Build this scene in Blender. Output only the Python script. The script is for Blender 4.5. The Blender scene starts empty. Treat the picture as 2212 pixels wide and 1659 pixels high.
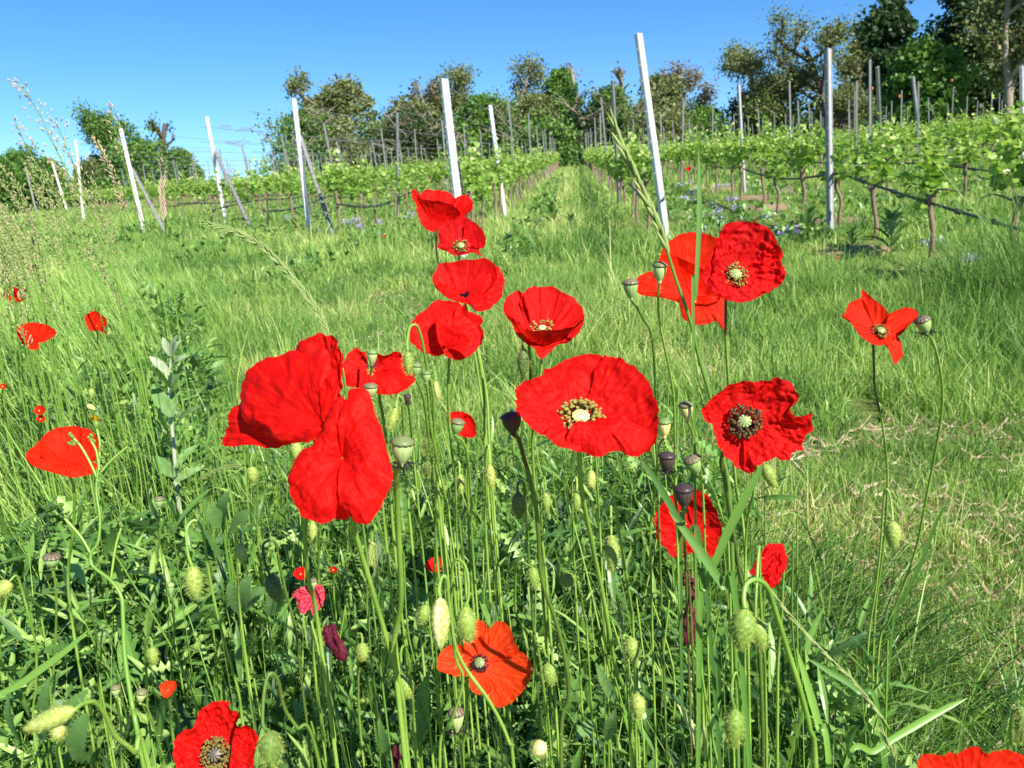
import bpy, math, random
import numpy as np
from mathutils import Vector, noise
# ------------------------------------------------------------------ camera, sky, sun, exposure
SC = bpy.context.scene
FPX = 1736.0                     # focal length in the 2212 x 1659 layout used for measurements
CAM = np.array([0.0, 0.0, 0.93])
YAW, PITCH, ROLL = math.radians(-5.35), math.radians(-11.4), math.radians(4.0)
FW = np.array([math.sin(YAW)*math.cos(PITCH), math.cos(YAW)*math.cos(PITCH), math.sin(PITCH)])
_r0 = np.array([math.cos(YAW), -math.sin(YAW), 0.0]); _u0 = np.cross(_r0, FW)
RT = _r0*math.cos(ROLL) - _u0*math.sin(ROLL)
UP = _u0*math.cos(ROLL) + _r0*math.sin(ROLL)
cd = bpy.data.cameras.new('camera'); cam = bpy.data.objects.new('camera', cd)
SC.collection.objects.link(cam); SC.camera = cam
from mathutils import Matrix
cam.matrix_world = Matrix(((RT[0], UP[0], -FW[0], CAM[0]), (RT[1], UP[1], -FW[1], CAM[1]), (RT[2], UP[2], -FW[2], CAM[2]), (0, 0, 0, 1)))
cd.sensor_width = 36; cd.lens = 36*FPX/2212; cd.clip_start = 0.02; cd.clip_end = 3000
cd.dof.use_dof = True; cd.dof.focus_distance = 0.75; cd.dof.aperture_fstop = 20

SUN_EL, SUN_AZ = math.radians(40), math.radians(138)      # azimuth clockwise from +Y: behind the camera, to the right
world = bpy.data.worlds.new('World'); SC.world = world; world.use_nodes = True
wn = world.node_tree.nodes; wl = world.node_tree.links
sky = wn.new('ShaderNodeTexSky'); sky.sky_type = 'NISHITA'; sky.sun_disc = False
sky.sun_elevation = SUN_EL; sky.sun_rotation = SUN_AZ
sky.altitude = 300; sky.air_density = 0.85; sky.dust_density = 0.0; sky.ozone_density = 5.0
hs = wn.new('ShaderNodeHueSaturation'); hs.inputs['Saturation'].default_value = 1.22; hs.inputs['Hue'].default_value = .501
wl.new(sky.outputs[0], hs.inputs['Color']); wl.new(hs.outputs[0], wn['Background'].inputs[0]); wn['Background'].inputs[1].default_value = 0.080
sl = bpy.data.lights.new('sun', 'SUN'); sl.energy = 5.0; sl.angle = math.radians(0.5); sl.color = (1.0, 0.94, 0.84)
so = bpy.data.objects.new('sun', sl); SC.collection.objects.link(so)
SD = Vector((math.sin(SUN_AZ)*math.cos(SUN_EL), math.cos(SUN_AZ)*math.cos(SUN_EL), math.sin(SUN_EL)))
so.rotation_euler = SD.to_track_quat('Z', 'Y').to_euler(); so.location = (3, -3, 6)
vs = SC.view_settings
vs.view_transform = 'Standard'; vs.look = 'None'; vs.gamma = 1; vs.exposure = 1.22
SC.render.engine = 'CYCLES'

rng = np.random.default_rng(7); random.seed(7)
def at(px, py, D): return CAM + (FW + RT*((px-1106)/FPX) + UP*((829.5-py)/FPX))*D
def gz(x, y):
    """height of the hillside"""
    x = np.asarray(x, float); y = np.asarray(y, float)
    s = 0.074
    z = s*np.minimum(y, 62)
    z = z - np.clip(y-62, 0, 400)*0.10
    z = z - np.clip(-x-26-0.1*y, 0, 300)*0.10
    z = z + 0.02*np.sin(x*1.7+1)*np.sin(y*1.3) * np.clip(y/4, 0, 1) + 0.05*np.sin(x*.45)*np.sin(y*.37+1)*np.clip((y-5)/10, 0, 1)
    return z
def ghit(px, py, h=0.0):
    d = FW + RT*((px-1106)/FPX) + UP*((829.5-py)/FPX)
    hi = 0.3
    while hi < 200:
        p = CAM + d*hi
        if p[2]-h < gz(p[0], p[1]): break
        hi *= 1.03
    lo = hi/1.04
    for _ in range(50):
        m = (lo+hi)/2; p = CAM + d*m
        if p[2]-h > gz(p[0], p[1]): lo = m
        else: hi = m
    return CAM + d*lo
# ------------------------------------------------------------------ helpers
C = SC.collection
def tag(o, label=None, cat=None, group=None, kind=None):
    if label: o['label'] = label
    if cat: o['category'] = cat
    if group: o['group'] = group
    if kind: o['kind'] = kind
    return o
def thing(name, label, cat, loc, group=None):
    o = bpy.data.objects.new(name, None); C.objects.link(o); o.location = [float(v) for v in loc]
    o.empty_display_size = 0.05
    return tag(o, label, cat, group)
def mesh_np(name, V, F, v=None, uv=None, smooth=True):
    """V (n,3), F list of (m,k) int arrays, v per-vertex float attribute"""
    V = np.asarray(V, np.float32)
    me = bpy.data.meshes.new(name); me.vertices.add(len(V)); me.vertices.foreach_set('co', V.ravel())
    F = [np.asarray(f, np.int32) for f in F if len(f)]
    idx = np.concatenate([f.ravel() for f in F]); tot = np.concatenate([np.full(len(f), f.shape[1], np.int32) for f in F])
    st = np.concatenate([[0], np.cumsum(tot)[:-1]]).astype(np.int32)
    me.loops.add(len(idx)); me.loops.foreach_set('vertex_index', idx)
    me.polygons.add(len(tot)); me.polygons.foreach_set('loop_start', st); me.polygons.foreach_set('loop_total', tot)
    me.polygons.foreach_set('use_smooth', np.full(len(tot), smooth, bool))
    me.update(calc_edges=True)
    if v is not None:
        a = me.attributes.new('v', 'FLOAT', 'POINT'); a.data.foreach_set('value', np.asarray(v, np.float32))
    if uv is not None:
        l = me.uv_layers.new(name='UVMap'); l.data.foreach_set('uv', np.asarray(uv, np.float32)[idx].ravel())
    me.validate()
    return me
def link(name, me, mat, parent=None):
    o = bpy.data.objects.new(name, me); C.objects.link(o)
    if mat and not me.materials: me.materials.append(mat)
    if parent is not None: o.parent = parent
    return o
class MB:
    """collects vertices and faces (tri/quad) with a float attribute"""
    def __init__(s): s.V = []; s.T = []; s.Q = []; s.a = []; s.n = 0
    def add(s, V, F, a=0.5):
        V = np.asarray(V, float).reshape(-1, 3); F = np.asarray(F, int)
        if len(F):
            (s.T if F.shape[1] == 3 else s.Q).append(F + s.n)
        s.V.append(V); s.a.append(np.broadcast_to(np.asarray(a, float), (len(V),)).copy()); s.n += len(V)
    def build(s, name, mat, parent=None, origin=None, smooth=True):
        V = np.concatenate(s.V)
        if origin is None and parent is not None: origin = np.array(parent.location)
        if origin is not None: V = V - np.asarray(origin)
        F = []
        if s.Q: F.append(np.concatenate(s.Q))
        if s.T: F.append(np.concatenate(s.T))
        return link(name, mesh_np(name, V, F, np.concatenate(s.a), smooth=smooth), mat, parent)
def crom(P, n):
    """Catmull-Rom through points P (k,d) -> (n,d)"""
    P = np.asarray(P, float); k = len(P)
    if k == 2:
        t = np.linspace(0, 1, n)[:, None]; return P[0]*(1-t)+P[1]*t
    Q = np.vstack([2*P[0]-P[1], P, 2*P[-1]-P[-2]])
    u = np.linspace(0, k-1-1e-9, n); i = u.astype(int); t = (u-i)[:, None]
    a, b, c, d = Q[i], Q[i+1], Q[i+2], Q[i+3]
    return 0.5*((2*b)+(c-a)*t+(2*a-5*b+4*c-d)*t*t+(3*b-a-3*c+d)*t**3)
def nrm(v): v = np.asarray(v, float); return v/(np.linalg.norm(v, axis=-1, keepdims=True)+1e-12)
def frames(P):
    T = nrm(np.gradient(P, axis=0)); ref = np.array([0.31, 0.2, 0.93])
    if abs(np.dot(T[0], ref)) > .9: ref = np.array([1., 0, 0.1])
    N = np.empty_like(T); n = nrm(np.cross(T[0], ref))
    for i in range(len(P)):
        n = n - T[i]*np.dot(n, T[i]); n = nrm(n); N[i] = n
    return T, N, np.cross(T, N)
def tube(mb, P, r, k=6, a=0.5, cap=True):
    P = np.asarray(P, float); n = len(P); r = np.broadcast_to(np.asarray(r, float), (n,))
    T, N, B = frames(P); th = np.arange(k)*2*math.pi/k
    V = P[:, None]+r[:, None, None]*(N[:, None]*np.cos(th)[None, :, None]+B[:, None]*np.sin(th)[None, :, None])
    i = np.arange(n-1)[:, None]*k; j = np.arange(k)[None]; j2 = (j+1) % k
    F = np.stack([i+j, i+j2, i+k+j2, i+k+j], -1).reshape(-1, 4)
    mb.add(V.reshape(-1, 3), F, np.repeat(np.broadcast_to(a, (n,)), k) if np.ndim(a) else a)
    if cap:
        for e, q in ((0, -1), (n-1, 1)):
            ring = V[e]; c = P[e]
            mb.add(np.vstack([ring, c[None]]), np.stack([np.arange(k), (np.arange(k)+1) % k, np.full(k, k)], -1), a[e] if np.ndim(a) else a)
def spikes(mb, base, d, ln, w, a=0.9):
    """thin hairs: triangles from base (n,3) along d"""
    base = np.asarray(base); n = len(base)
    if not n: return
    side = nrm(np.cross(d, rng.normal(size=(n, 3))))
    ln = np.broadcast_to(ln, (n,))[:, None]; w = np.broadcast_to(w, (n,))[:, None]
    V = np.stack([base-side*w/2, base+side*w/2, base+d*ln], 1).reshape(-1, 3)
    mb.add(V, np.arange(3*n).reshape(-1, 3), a)
def stem_hairs(mb, P, r, per_m, ln, w=0.0003, a=0.9):
    seg = np.linalg.norm(np.diff(P, axis=0), axis=1); L = seg.sum(); n = int(L*per_m)
    if n < 1: return
    cum = np.concatenate([[0], np.cumsum(seg)]); u = rng.uniform(0, L, n)
    Q = np.stack([np.interp(u, cum, P[:, i]) for i in range(3)], -1)
    T, N, B = frames(P); i = np.clip(np.searchsorted(cum, u)-1, 0, len(P)-1)
    th = rng.uniform(0, 2*math.pi, n)[:, None]
    d = N[i]*np.cos(th)+B[i]*np.sin(th)
    rr = np.interp(u, cum, np.broadcast_to(r, (len(P),)))[:, None]
    spikes(mb, Q+d*rr*.9, nrm(d+rng.normal(size=(n, 3))*.2), ln*rng.uniform(.6, 1.3, n), w, a)
def lathe(mb, base, axis, prof, k=14, a=0.5, rfun=None):
    """prof: list of (height, radius, a)"""
    axis = nrm(axis); ref = np.array([0, 0, 1.]) if abs(axis[2]) < .9 else np.array([1., 0, 0])
    X = nrm(np.cross(axis, ref)); Y = np.cross(axis, X); th = np.arange(k)*2*math.pi/k
    V = []; A = []
    for h, r, av in prof:
        rr = r*(np.ones(k) if rfun is None else rfun(th, h))
        V.append(base+axis*h+rr[:, None]*(X*np.cos(th)[:, None]+Y*np.sin(th)[:, None])); A.append(np.full(k, av) if np.ndim(av) == 0 else av)
    n = len(prof); i = np.arange(n-1)[:, None]*k; j = np.arange(k)[None]; j2 = (j+1) % k
    mb.add(np.concatenate(V), np.stack([i+j, i+j2, i+k+j2, i+k+j], -1).reshape(-1, 4), np.concatenate(A))
# ------------------------------------------------------------------ materials
def nodes(name):
    m = bpy.data.materials.new(name); m.use_nodes = True; nt = m.node_tree; nt.nodes.clear()
    return m, nt.nodes, nt.links
def ramp(N, stops, interp='LINEAR'):
    r = N.new('ShaderNodeValToRGB'); cr = r.color_ramp; cr.interpolation = interp
    while len(cr.elements) > 1: cr.elements.remove(cr.elements[-1])
    cr.elements[0].position = stops[0][0]; cr.elements[0].color = (*stops[0][1], 1)
    for p, c in stops[1:]:
        e = cr.elements.new(p); e.color = (*c, 1)
    return r
def leafmat(name, stops, trans=.35, rough=.5, spec=.35, noise_scale=0, noise_amt=.35, tgain=1.25):
    """colour from attribute v (0..1), mixed diffuse/translucent"""
    m, N, L = nodes(name)
    at_ = N.new('ShaderNodeAttribute'); at_.attribute_name = 'v'
    r = ramp(N, stops); src = at_.outputs['Fac']
    if noise_scale:
        g = N.new('ShaderNodeNewGeometry'); nz = N.new('ShaderNodeTexNoise'); nz.inputs['Scale'].default_value = noise_scale; nz.inputs['Detail'].default_value = 3
        L.new(g.outputs['Position'], nz.inputs['Vector'])
        m1 = N.new('ShaderNodeMath'); m1.operation = 'MULTIPLY_ADD'; m1.inputs[1].default_value = noise_amt*2; m1.inputs[2].default_value = -noise_amt
        L.new(nz.outputs['Fac'], m1.inputs[0])
        m2 = N.new('ShaderNodeMath'); m2.operation = 'ADD'; m2.use_clamp = True
        L.new(src, m2.inputs[0]); L.new(m1.outputs[0], m2.inputs[1]); src = m2.outputs[0]
    L.new(src, r.inputs[0])
    p = N.new('ShaderNodeBsdfPrincipled'); p.inputs['Roughness'].default_value = rough; p.inputs['Specular IOR Level'].default_value = spec
    L.new(r.outputs[0], p.inputs['Base Color'])
    out = N.new('ShaderNodeOutputMaterial')
    if trans:
        t = N.new('ShaderNodeBsdfTranslucent'); mx = N.new('ShaderNodeMixShader'); mx.inputs[0].default_value = trans
        g = N.new('ShaderNodeMixRGB'); g.blend_type = 'MULTIPLY'; g.inputs[0].default_value = 1; g.inputs[2].default_value = (tgain, tgain*1.05, tgain*.55, 1)
        L.new(r.outputs[0], g.inputs[1]); L.new(g.outputs[0], t.inputs[0])
        L.new(p.outputs[0], mx.inputs[1]); L.new(t.outputs[0], mx.inputs[2]); L.new(mx.outputs[0], out.inputs[0])
    else: L.new(p.outputs[0], out.inputs[0])
    return m
def petalmat(name, col, edge, stops, trans=.45):
    """poppy petal: UV v runs from base to rim, u along the rim; stops recolour the blotch at the base"""
    m, N, L = nodes(name)
    uv = N.new('ShaderNodeUVMap'); sp = N.new('ShaderNodeSeparateXYZ'); L.new(uv.outputs[0], sp.inputs[0])
    mp = N.new('ShaderNodeMapping'); mp.inputs['Scale'].default_value = (55, 2.0, 1); L.new(uv.outputs[0], mp.inputs[0])
    nz = N.new('ShaderNodeTexNoise'); nz.inputs['Scale'].default_value = 1; nz.inputs['Detail'].default_value = 5; nz.inputs['Roughness'].default_value = .6
    L.new(mp.outputs[0], nz.inputs[0])
    g = N.new('ShaderNodeNewGeometry')
    n2 = N.new('ShaderNodeTexNoise'); n2.inputs['Scale'].default_value = 120; n2.inputs['Detail'].default_value = 4; L.new(g.outputs['Position'], n2.inputs[0])
    c = ramp(N, [(.34, tuple(v*.82 for v in col)), (.5, col), (.66, edge)]); mixn = N.new('ShaderNodeMixRGB'); mixn.inputs[0].default_value = .2
    L.new(nz.outputs['Fac'], mixn.inputs[1]); L.new(n2.outputs['Fac'], mixn.inputs[2]); L.new(mixn.outputs[0], c.inputs[0])
    # irregular blotch border
    ad = N.new('ShaderNodeMath'); ad.operation = 'MULTIPLY_ADD'; ad.inputs[1].default_value = .16; L.new(nz.outputs['Fac'], ad.inputs[0]); L.new(sp.outputs[1], ad.inputs[2])
    sb = N.new('ShaderNodeMath'); sb.operation = 'SUBTRACT'; sb.inputs[1].default_value = .08; L.new(ad.outputs[0], sb.inputs[0])
    fac = ramp(N, [(p, (w, w, w)) for p, w, _ in stops]); bc = ramp(N, [(p, k) for p, _, k in stops])
    L.new(sb.outputs[0], fac.inputs[0]); L.new(sb.outputs[0], bc.inputs[0])
    mx = N.new('ShaderNodeMixRGB'); L.new(fac.outputs[0], mx.inputs[0]); L.new(c.outputs[0], mx.inputs[1]); L.new(bc.outputs[0], mx.inputs[2])
    oi = N.new('ShaderNodeObjectInfo'); mv = N.new('ShaderNodeMath'); mv.operation = 'MULTIPLY_ADD'; mv.inputs[1].default_value = .2; mv.inputs[2].default_value = .9
    L.new(oi.outputs['Random'], mv.inputs[0]); hv = N.new('ShaderNodeHueSaturation'); L.new(mv.outputs[0], hv.inputs['Value']); L.new(mx.outputs[0], hv.inputs['Color']); mx = hv
    bmp = N.new('ShaderNodeBump'); bmp.inputs['Strength'].default_value = .42; bmp.inputs['Distance'].default_value = .0018
    n3 = N.new('ShaderNodeTexNoise'); n3.inputs['Scale'].default_value = 260; n3.inputs['Detail'].default_value = 5; n3.inputs['Distortion'].default_value = 1.5; L.new(g.outputs['Position'], n3.inputs[0])
    mh = N.new('ShaderNodeMixRGB'); mh.inputs[0].default_value = .5; L.new(mixn.outputs[0], mh.inputs[1]); L.new(n3.outputs['Fac'], mh.inputs[2]); L.new(mh.outputs[0], bmp.inputs['Height'])
    p = N.new('ShaderNodeBsdfPrincipled'); p.inputs['Roughness'].default_value = .6; p.inputs['Specular IOR Level'].default_value = .10
    L.new(mx.outputs[0], p.inputs['Base Color']); L.new(bmp.outputs[0], p.inputs['Normal'])
    t = N.new('ShaderNodeBsdfTranslucent'); tg = N.new('ShaderNodeMixRGB'); tg.blend_type = 'MULTIPLY'; tg.inputs[0].default_value = 1; tg.inputs[2].default_value = (1.25, 2.2, 1.1, 1); L.new(mx.outputs[0], tg.inputs[1]); L.new(tg.outputs[0], t.inputs[0])
    ms = N.new('ShaderNodeMixShader'); ms.inputs[0].default_value = trans; L.new(p.outputs[0], ms.inputs[1]); L.new(t.outputs[0], ms.inputs[2])
    out = N.new('ShaderNodeOutputMaterial'); L.new(ms.outputs[0], out.inputs[0])
    return m
BLK, WHT, RED = (.012, .006, .012), (.75, .45, .42), (.6, .01, .01)
M = {}
none = [(0, 0, RED), (1, 0, RED)]
blot = [(0, 1, BLK), (.13, 1, BLK), (.17, 0, BLK), (1, 0, RED)]
halo = [(0, 1, BLK), (.10, 1, BLK), (.13, 1, (.8, .4, .36)), (.24, .25, (.8, .3, .28)), (.33, 0, RED), (1, 0, RED)]
pale = [(0, .6, (.8, .35, .25)), (.12, .2, (.8, .2, .2)), (.25, 0, RED), (1, 0, RED)]
M['scarlet'] = petalmat('scarlet_petal', (.60, .004, .004), (.72, .016, .006), none)
M['scarlet_blotch'] = petalmat('scarlet_petal_dark_base', (.60, .004, .005), (.72, .016, .007), blot)
M['scarlet_pale'] = petalmat('scarlet_petal_pale_base', (.55, .004, .004), (.68, .016, .008), pale)
M['crimson'] = petalmat('crimson_petal', (.52, .003, .005), (.66, .010, .007), none)
M['orange'] = petalmat('orange_red_petal', (.62, .012, .002), (.74, .034, .006), none)
M['orange_bright'] = petalmat('bright_orange_petal', (.72, .04, .006), (.85, .10, .025), pale)
M['halo'] = petalmat('scarlet_petal_black_base_white_halo', (.54, .004, .004), (.70, .016, .007), halo)
M['wilted'] = petalmat('wilted_pink_petal', (.42, .02, .045), (.6, .16, .17), none, .15)
M['dried'] = petalmat('dried_purple_petal', (.06, .006, .015), (.16, .02, .04), none, .1)
M['stem'] = leafmat('poppy_stem', [(0, (.05, .022, .012)), (.25, (.075, .10, .022)), (.6, (.12, .25, .03)), (.85, (.26, .40, .07)), (1, (.44, .48, .2))], .14, .42, .5)
M['bud'] = leafmat('poppy_bud_skin', [(0, (.03, .035, .018)), (.25, (.08, .12, .03)), (.6, (.17, .28, .045)), (.85, (.38, .43, .11)), (1, (.66, .58, .32))], .15, .5, .25)
M['capsule'] = leafmat('seed_capsule', [(0, (.035, .022, .028)), (.15, (.07, .05, .04)), (.3, (.20, .15, .10)), (.5, (.09, .17, .04)), (.75, (.20, .33, .10)), (.9, (.38, .46, .19)), (.96, (.60, .55, .18)), (1, (.80, .68, .24))], .05, .42, .28)
M['anther'] = leafmat('stamens', [(0, (.012, .007, .015)), (.45, (.03, .018, .02)), (.55, (.14, .11, .025)), (1, (.30, .25, .06))], 0, .7, .2)
M['cream'] = leafmat('cream_stub', [(0, (.35, .2, .08)), (1, (.8, .72, .45))], .1, .6, .3)
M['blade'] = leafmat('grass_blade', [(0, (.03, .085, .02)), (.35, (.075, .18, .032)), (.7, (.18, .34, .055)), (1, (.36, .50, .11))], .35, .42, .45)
M['ear'] = leafmat('grass_ear', [(0, (.09, .14, .035)), (.5, (.17, .29, .055)), (1, (.46, .46, .22))], .3, .5, .3)
M['straw'] = leafmat('straw', [(0, (.22, .13, .09)), (.5, (.45, .33, .22)), (1, (.68, .58, .42))], .3, .6, .3)
M['herb'] = leafmat('herb_leaf', [(0, (.022, .06, .016)), (.35, (.055, .135, .028)), (.7, (.13, .27, .05)), (1, (.30, .44, .11))], .32, .42, .5)
M['leafpale'] = leafmat('pale_leaf', [(0, (.05, .12, .03)), (.6, (.13, .25, .07)), (1, (.46, .50, .36))], .3, .7, .1)
M['bleached'] = leafmat('bleached_grass_head', [(0, (.25, .25, .11)), (.5, (.42, .40, .20)), (1, (.66, .62, .42))], .35, .6, .2)
M['yellow'] = leafmat('yellow_petal', [(0, (.5, .3, .0)), (1, (.85, .65, .01))], .3, .5, .2)
def strip(mb, P, w, side, a=.5, fold=.25):
    """long blade: path P, width w(t), V-folded across"""
    P = np.asarray(P); n = len(P); w = np.broadcast_to(w, (n,)); T = nrm(np.gradient(P, axis=0)); S = nrm(np.cross(T, side)); Nn = np.cross(S, T)
    V = np.stack([P-S*w[:, None]/2+Nn*w[:, None]*fold, P, P+S*w[:, None]/2+Nn*w[:, None]*fold], 1).reshape(-1, 3)
    i = np.arange(n-1)[:, None]*3; j = np.arange(2)[None]
    mb.add(V, np.stack([i+j, i+j+1, i+3+j+1, i+3+j], -1).reshape(-1, 4), np.repeat(a, 3) if np.ndim(a) else a)
def broadleaf(mb, A, Bp, w, up, a=.6, sag=.15, lobes=0, NS=10, serr=.0, curl=.3):
    """leaf from A to Bp"""
    A = np.asarray(A); Bp = np.asarray(Bp); L = np.linalg.norm(Bp-A); tt = np.linspace(0, 1, NS+1)
    P = A+(Bp-A)*tt[:, None]+nrm(up)*(np.sin(tt*math.pi)*sag*L)[:, None]; T = nrm(np.gradient(P, axis=0)); S = nrm(np.cross(T, up)); Nn = np.cross(S, T)
    ww = w/2*np.sin(np.pi*np.clip(tt, .03, .98)**.8)**.8
    if lobes: ww = ww*(1+lobes*np.where(np.arange(NS+1) % 2 == 0, -1, 1))
    V = []
    for k_ in (-1, -.5, 0, .5, 1): V.append(P+S*(ww*k_)[:, None]+Nn*(ww*abs(k_)*curl)[:, None])
    V = np.stack(V, 1).reshape(-1, 3); i = np.arange(NS)[:, None]*5; j = np.arange(4)[None]
    aa = a+rng.normal(size=len(V))*.06
    mb.add(V, np.stack([i+j, i+j+1, i+6+j, i+5+j], -1).reshape(-1, 4), np.clip(aa, 0, 1))
def stem_path(pts, D0, D1, to_ground=True):
    """pts in layout px from the flower downwards; depth runs D0 -> D1, then straight down to the soil"""
    n = len(pts); L = np.concatenate([[0], np.cumsum([math.hypot(pts[i+1][0]-pts[i][0], pts[i+1][1]-pts[i][1]) for i in range(n-1)])])
    W = [at(p[0], p[1], D0+(D1-D0)*(L[i]/max(L[-1], 1e-6))) for i, p in enumerate(pts)]
    if to_ground:
        e = W[-1]; g = float(gz(e[0], e[1]))-.01
        if e[2] > g+.03:
            d = nrm(W[-1]-W[-2])*.5
            q = e + np.array([d[0]*.25*(e[2]-g), d[1]*.25*(e[2]-g), 0]); W.append(np.array([(e[0]+q[0])/2, (e[1]+q[1])/2, (e[2]+g)/2])); q[2] = g; W.append(q)
    return crom(np.array(W), 10*len(W))
# ------------------------------------------------------------------ hillside
xs = np.unique(np.concatenate([np.linspace(-900, -60, 29), np.linspace(-60, 60, 121), np.linspace(60, 900, 29)]))
ys = np.unique(np.concatenate([np.linspace(-60, 0, 13), np.linspace(0, 12, 61), np.linspace(12, 90, 79), np.linspace(90, 1500, 40)]))
X, Y = np.meshgrid(xs, ys, indexing='ij'); nx, ny = X.shape
V = np.stack([X, Y, gz(X, Y)], -1).reshape(-1, 3)
i = np.arange(nx-1)[:, None]*ny; j = np.arange(ny-1)[None]
F = np.stack([i+j, i+ny+j, i+ny+j+1, i+j+1], -1).reshape(-1, 4)
m, N, L = nodes('hillside_ground')
g = N.new('ShaderNodeNewGeometry')
def nz_(sc, det=5):
    n = N.new('ShaderNodeTexNoise'); n.inputs['Scale'].default_value = sc; n.inputs['Detail'].default_value = det; n.inputs['Roughness'].default_value = .65; L.new(g.outputs['Position'], n.inputs[0]); return n
n1, n2, n3 = nz_(.9), nz_(14), nz_(90, 3)
r1 = ramp(N, [(.3, (.07, .13, .025)), (.48, (.12, .20, .04)), (.62, (.20, .25, .075)), (.8, (.27, .22, .11))])
r2 = ramp(N, [(.3, (.07, .08, .03)), (.5, (.15, .21, .05)), (.7, (.32, .31, .13))])
mx = N.new('ShaderNodeMixRGB'); mx.inputs[0].default_value = .55; L.new(n1.outputs[0], r1.inputs[0]); L.new(n2.outputs[0], r2.inputs[0]); L.new(r1.outputs[0], mx.inputs[1]); L.new(r2.outputs[0], mx.inputs[2])
b = N.new('ShaderNodeBump'); b.inputs['Strength'].default_value = .9; b.inputs['Distance'].default_value = .03; L.new(n3.outputs[0], b.inputs['Height'])
p = N.new('ShaderNodeBsdfPrincipled'); p.inputs['Roughness'].default_value = .95; p.inputs['Specular IOR Level'].default_value = .1
L.new(mx.outputs[0], p.inputs['Base Color']); L.new(b.outputs[0], p.inputs['Normal']); o = N.new('ShaderNodeOutputMaterial'); L.new(p.outputs[0], o.inputs[0])
tag(link('ground', mesh_np('ground', V, [F]), m), kind='structure')
# ------------------------------------------------------------------ grass and weeds, one object per sort
_n1 = {}
def vnoise(x, y, seed=0, cell=1.0):
    """smooth value noise, vectorised"""
    r = np.random.default_rng(100+seed).random((256, 256)); u = x/cell+1000.3; w = y/cell+1000.7
    i = np.floor(u).astype(int); j = np.floor(w).astype(int); fu = u-i; fw_ = w-j; fu = fu*fu*(3-2*fu); fw_ = fw_*fw_*(3-2*fw_)
    g_ = lambda a, b: r[a % 256, b % 256]
    return (g_(i, j)*(1-fu)+g_(i+1, j)*fu)*(1-fw_)+(g_(i, j+1)*(1-fu)+g_(i+1, j+1)*fu)*fw_
def wedge(n, d0, d1, half=.98):
    """random ground points inside the view wedge, log-uniform in distance"""
    d = np.exp(rng.uniform(math.log(d0), math.log(d1), n)); s_ = rng.uniform(-half, half, n)*d
    f2 = np.array([math.sin(YAW), math.cos(YAW)]); r2_ = np.array([math.cos(YAW), -math.sin(YAW)])
    return f2[0]*d+r2_[0]*s_, f2[1]*d+r2_[1]*s_
def toP(x, y, z):
    d = np.stack([x, y, z], -1)-CAM; q_ = d@FW
    return 1106+FPX*(d@RT)/q_, 829.5-FPX*(d@UP)/q_
def blades(x, y, z, h, w, lean, az, v, curve=.5, segs=3):
    """vectorised grass blades: lean fraction and azimuth per blade"""
    n = len(x); k = segs+1; t_ = np.linspace(0, 1, k)
    az2 = rng.uniform(0, 2*math.pi, n)
    base = np.stack([x, y, z], -1); ld = np.stack([np.cos(az), np.sin(az), np.zeros(n)], -1); sd = np.stack([np.cos(az2), np.sin(az2), np.zeros(n)], -1)
    hh = t_[None]*(1-.35*(lean[:, None]*t_[None])**1.5)
    P = base[:, None]+np.array([0, 0, 1.])*(h[:, None]*hh)[..., None]+ld[:, None]*(h*lean)[:, None, None]*(t_[None]*(1-curve)+curve*t_[None]**2)[..., None]
    wt = np.clip(1.05-t_**1.6, .04, 1)*.5
    off = sd[:, None]*(w[:, None]*wt[None])[..., None]
    V = np.stack([P-off, P+off], 2).reshape(n, 2*k, 3)
    V[:, -1] = P[:, -1]; V = V[:, :2*k-1]; V[:, -1] = P[:, -1]
    m_ = 2*k-1; b_ = (np.arange(n)*m_)[:, None]
    Q = np.concatenate([b_+np.array([[2*i, 2*i+1, 2*i+3, 2*i+2]]) for i in range(k-2)], 0) if k > 2 else np.zeros((0, 4), int)
    T = b_+np.array([[2*k-4, 2*k-3, 2*k-2]])
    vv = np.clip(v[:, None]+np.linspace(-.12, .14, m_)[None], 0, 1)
    return V.reshape(-1, 3), Q, T, vv.ravel()
def stuff(name, parts, mat, smooth=False):
    V = []; Q = []; T = []; A = []; n = 0
    for v_, q_, t_, a_ in parts:
        V.append(v_); A.append(a_)
        if len(q_): Q.append(q_+n)
        if len(t_): T.append(t_+n)
        n += len(v_)
    F = ([np.concatenate(Q)] if Q else [])+([np.concatenate(T)] if T else [])
    o = link(name, mesh_np(name, np.concatenate(V), F, np.concatenate(A), smooth=smooth), mat); return tag(o, kind='stuff')
M['lawn'] = leafmat('lawn_grass', [(0, (0.056, 0.136, 0.032)), (.35, (0.136, 0.272, 0.0544)), (.65, (0.256, 0.4, 0.088)), (.85, (.36, .49, .12)), (1, (.62, .57, .26))], .35, .5, .35)
def clumpside(x, y): return x < .30+.0*y-.10*np.maximum(y-1.1, 0)-np.maximum(y-2.2, 0)*.35   # poppy patch lies left of this line
def leftside(x, y): return x < -1.05-.28*y*.6
parts = []
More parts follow.
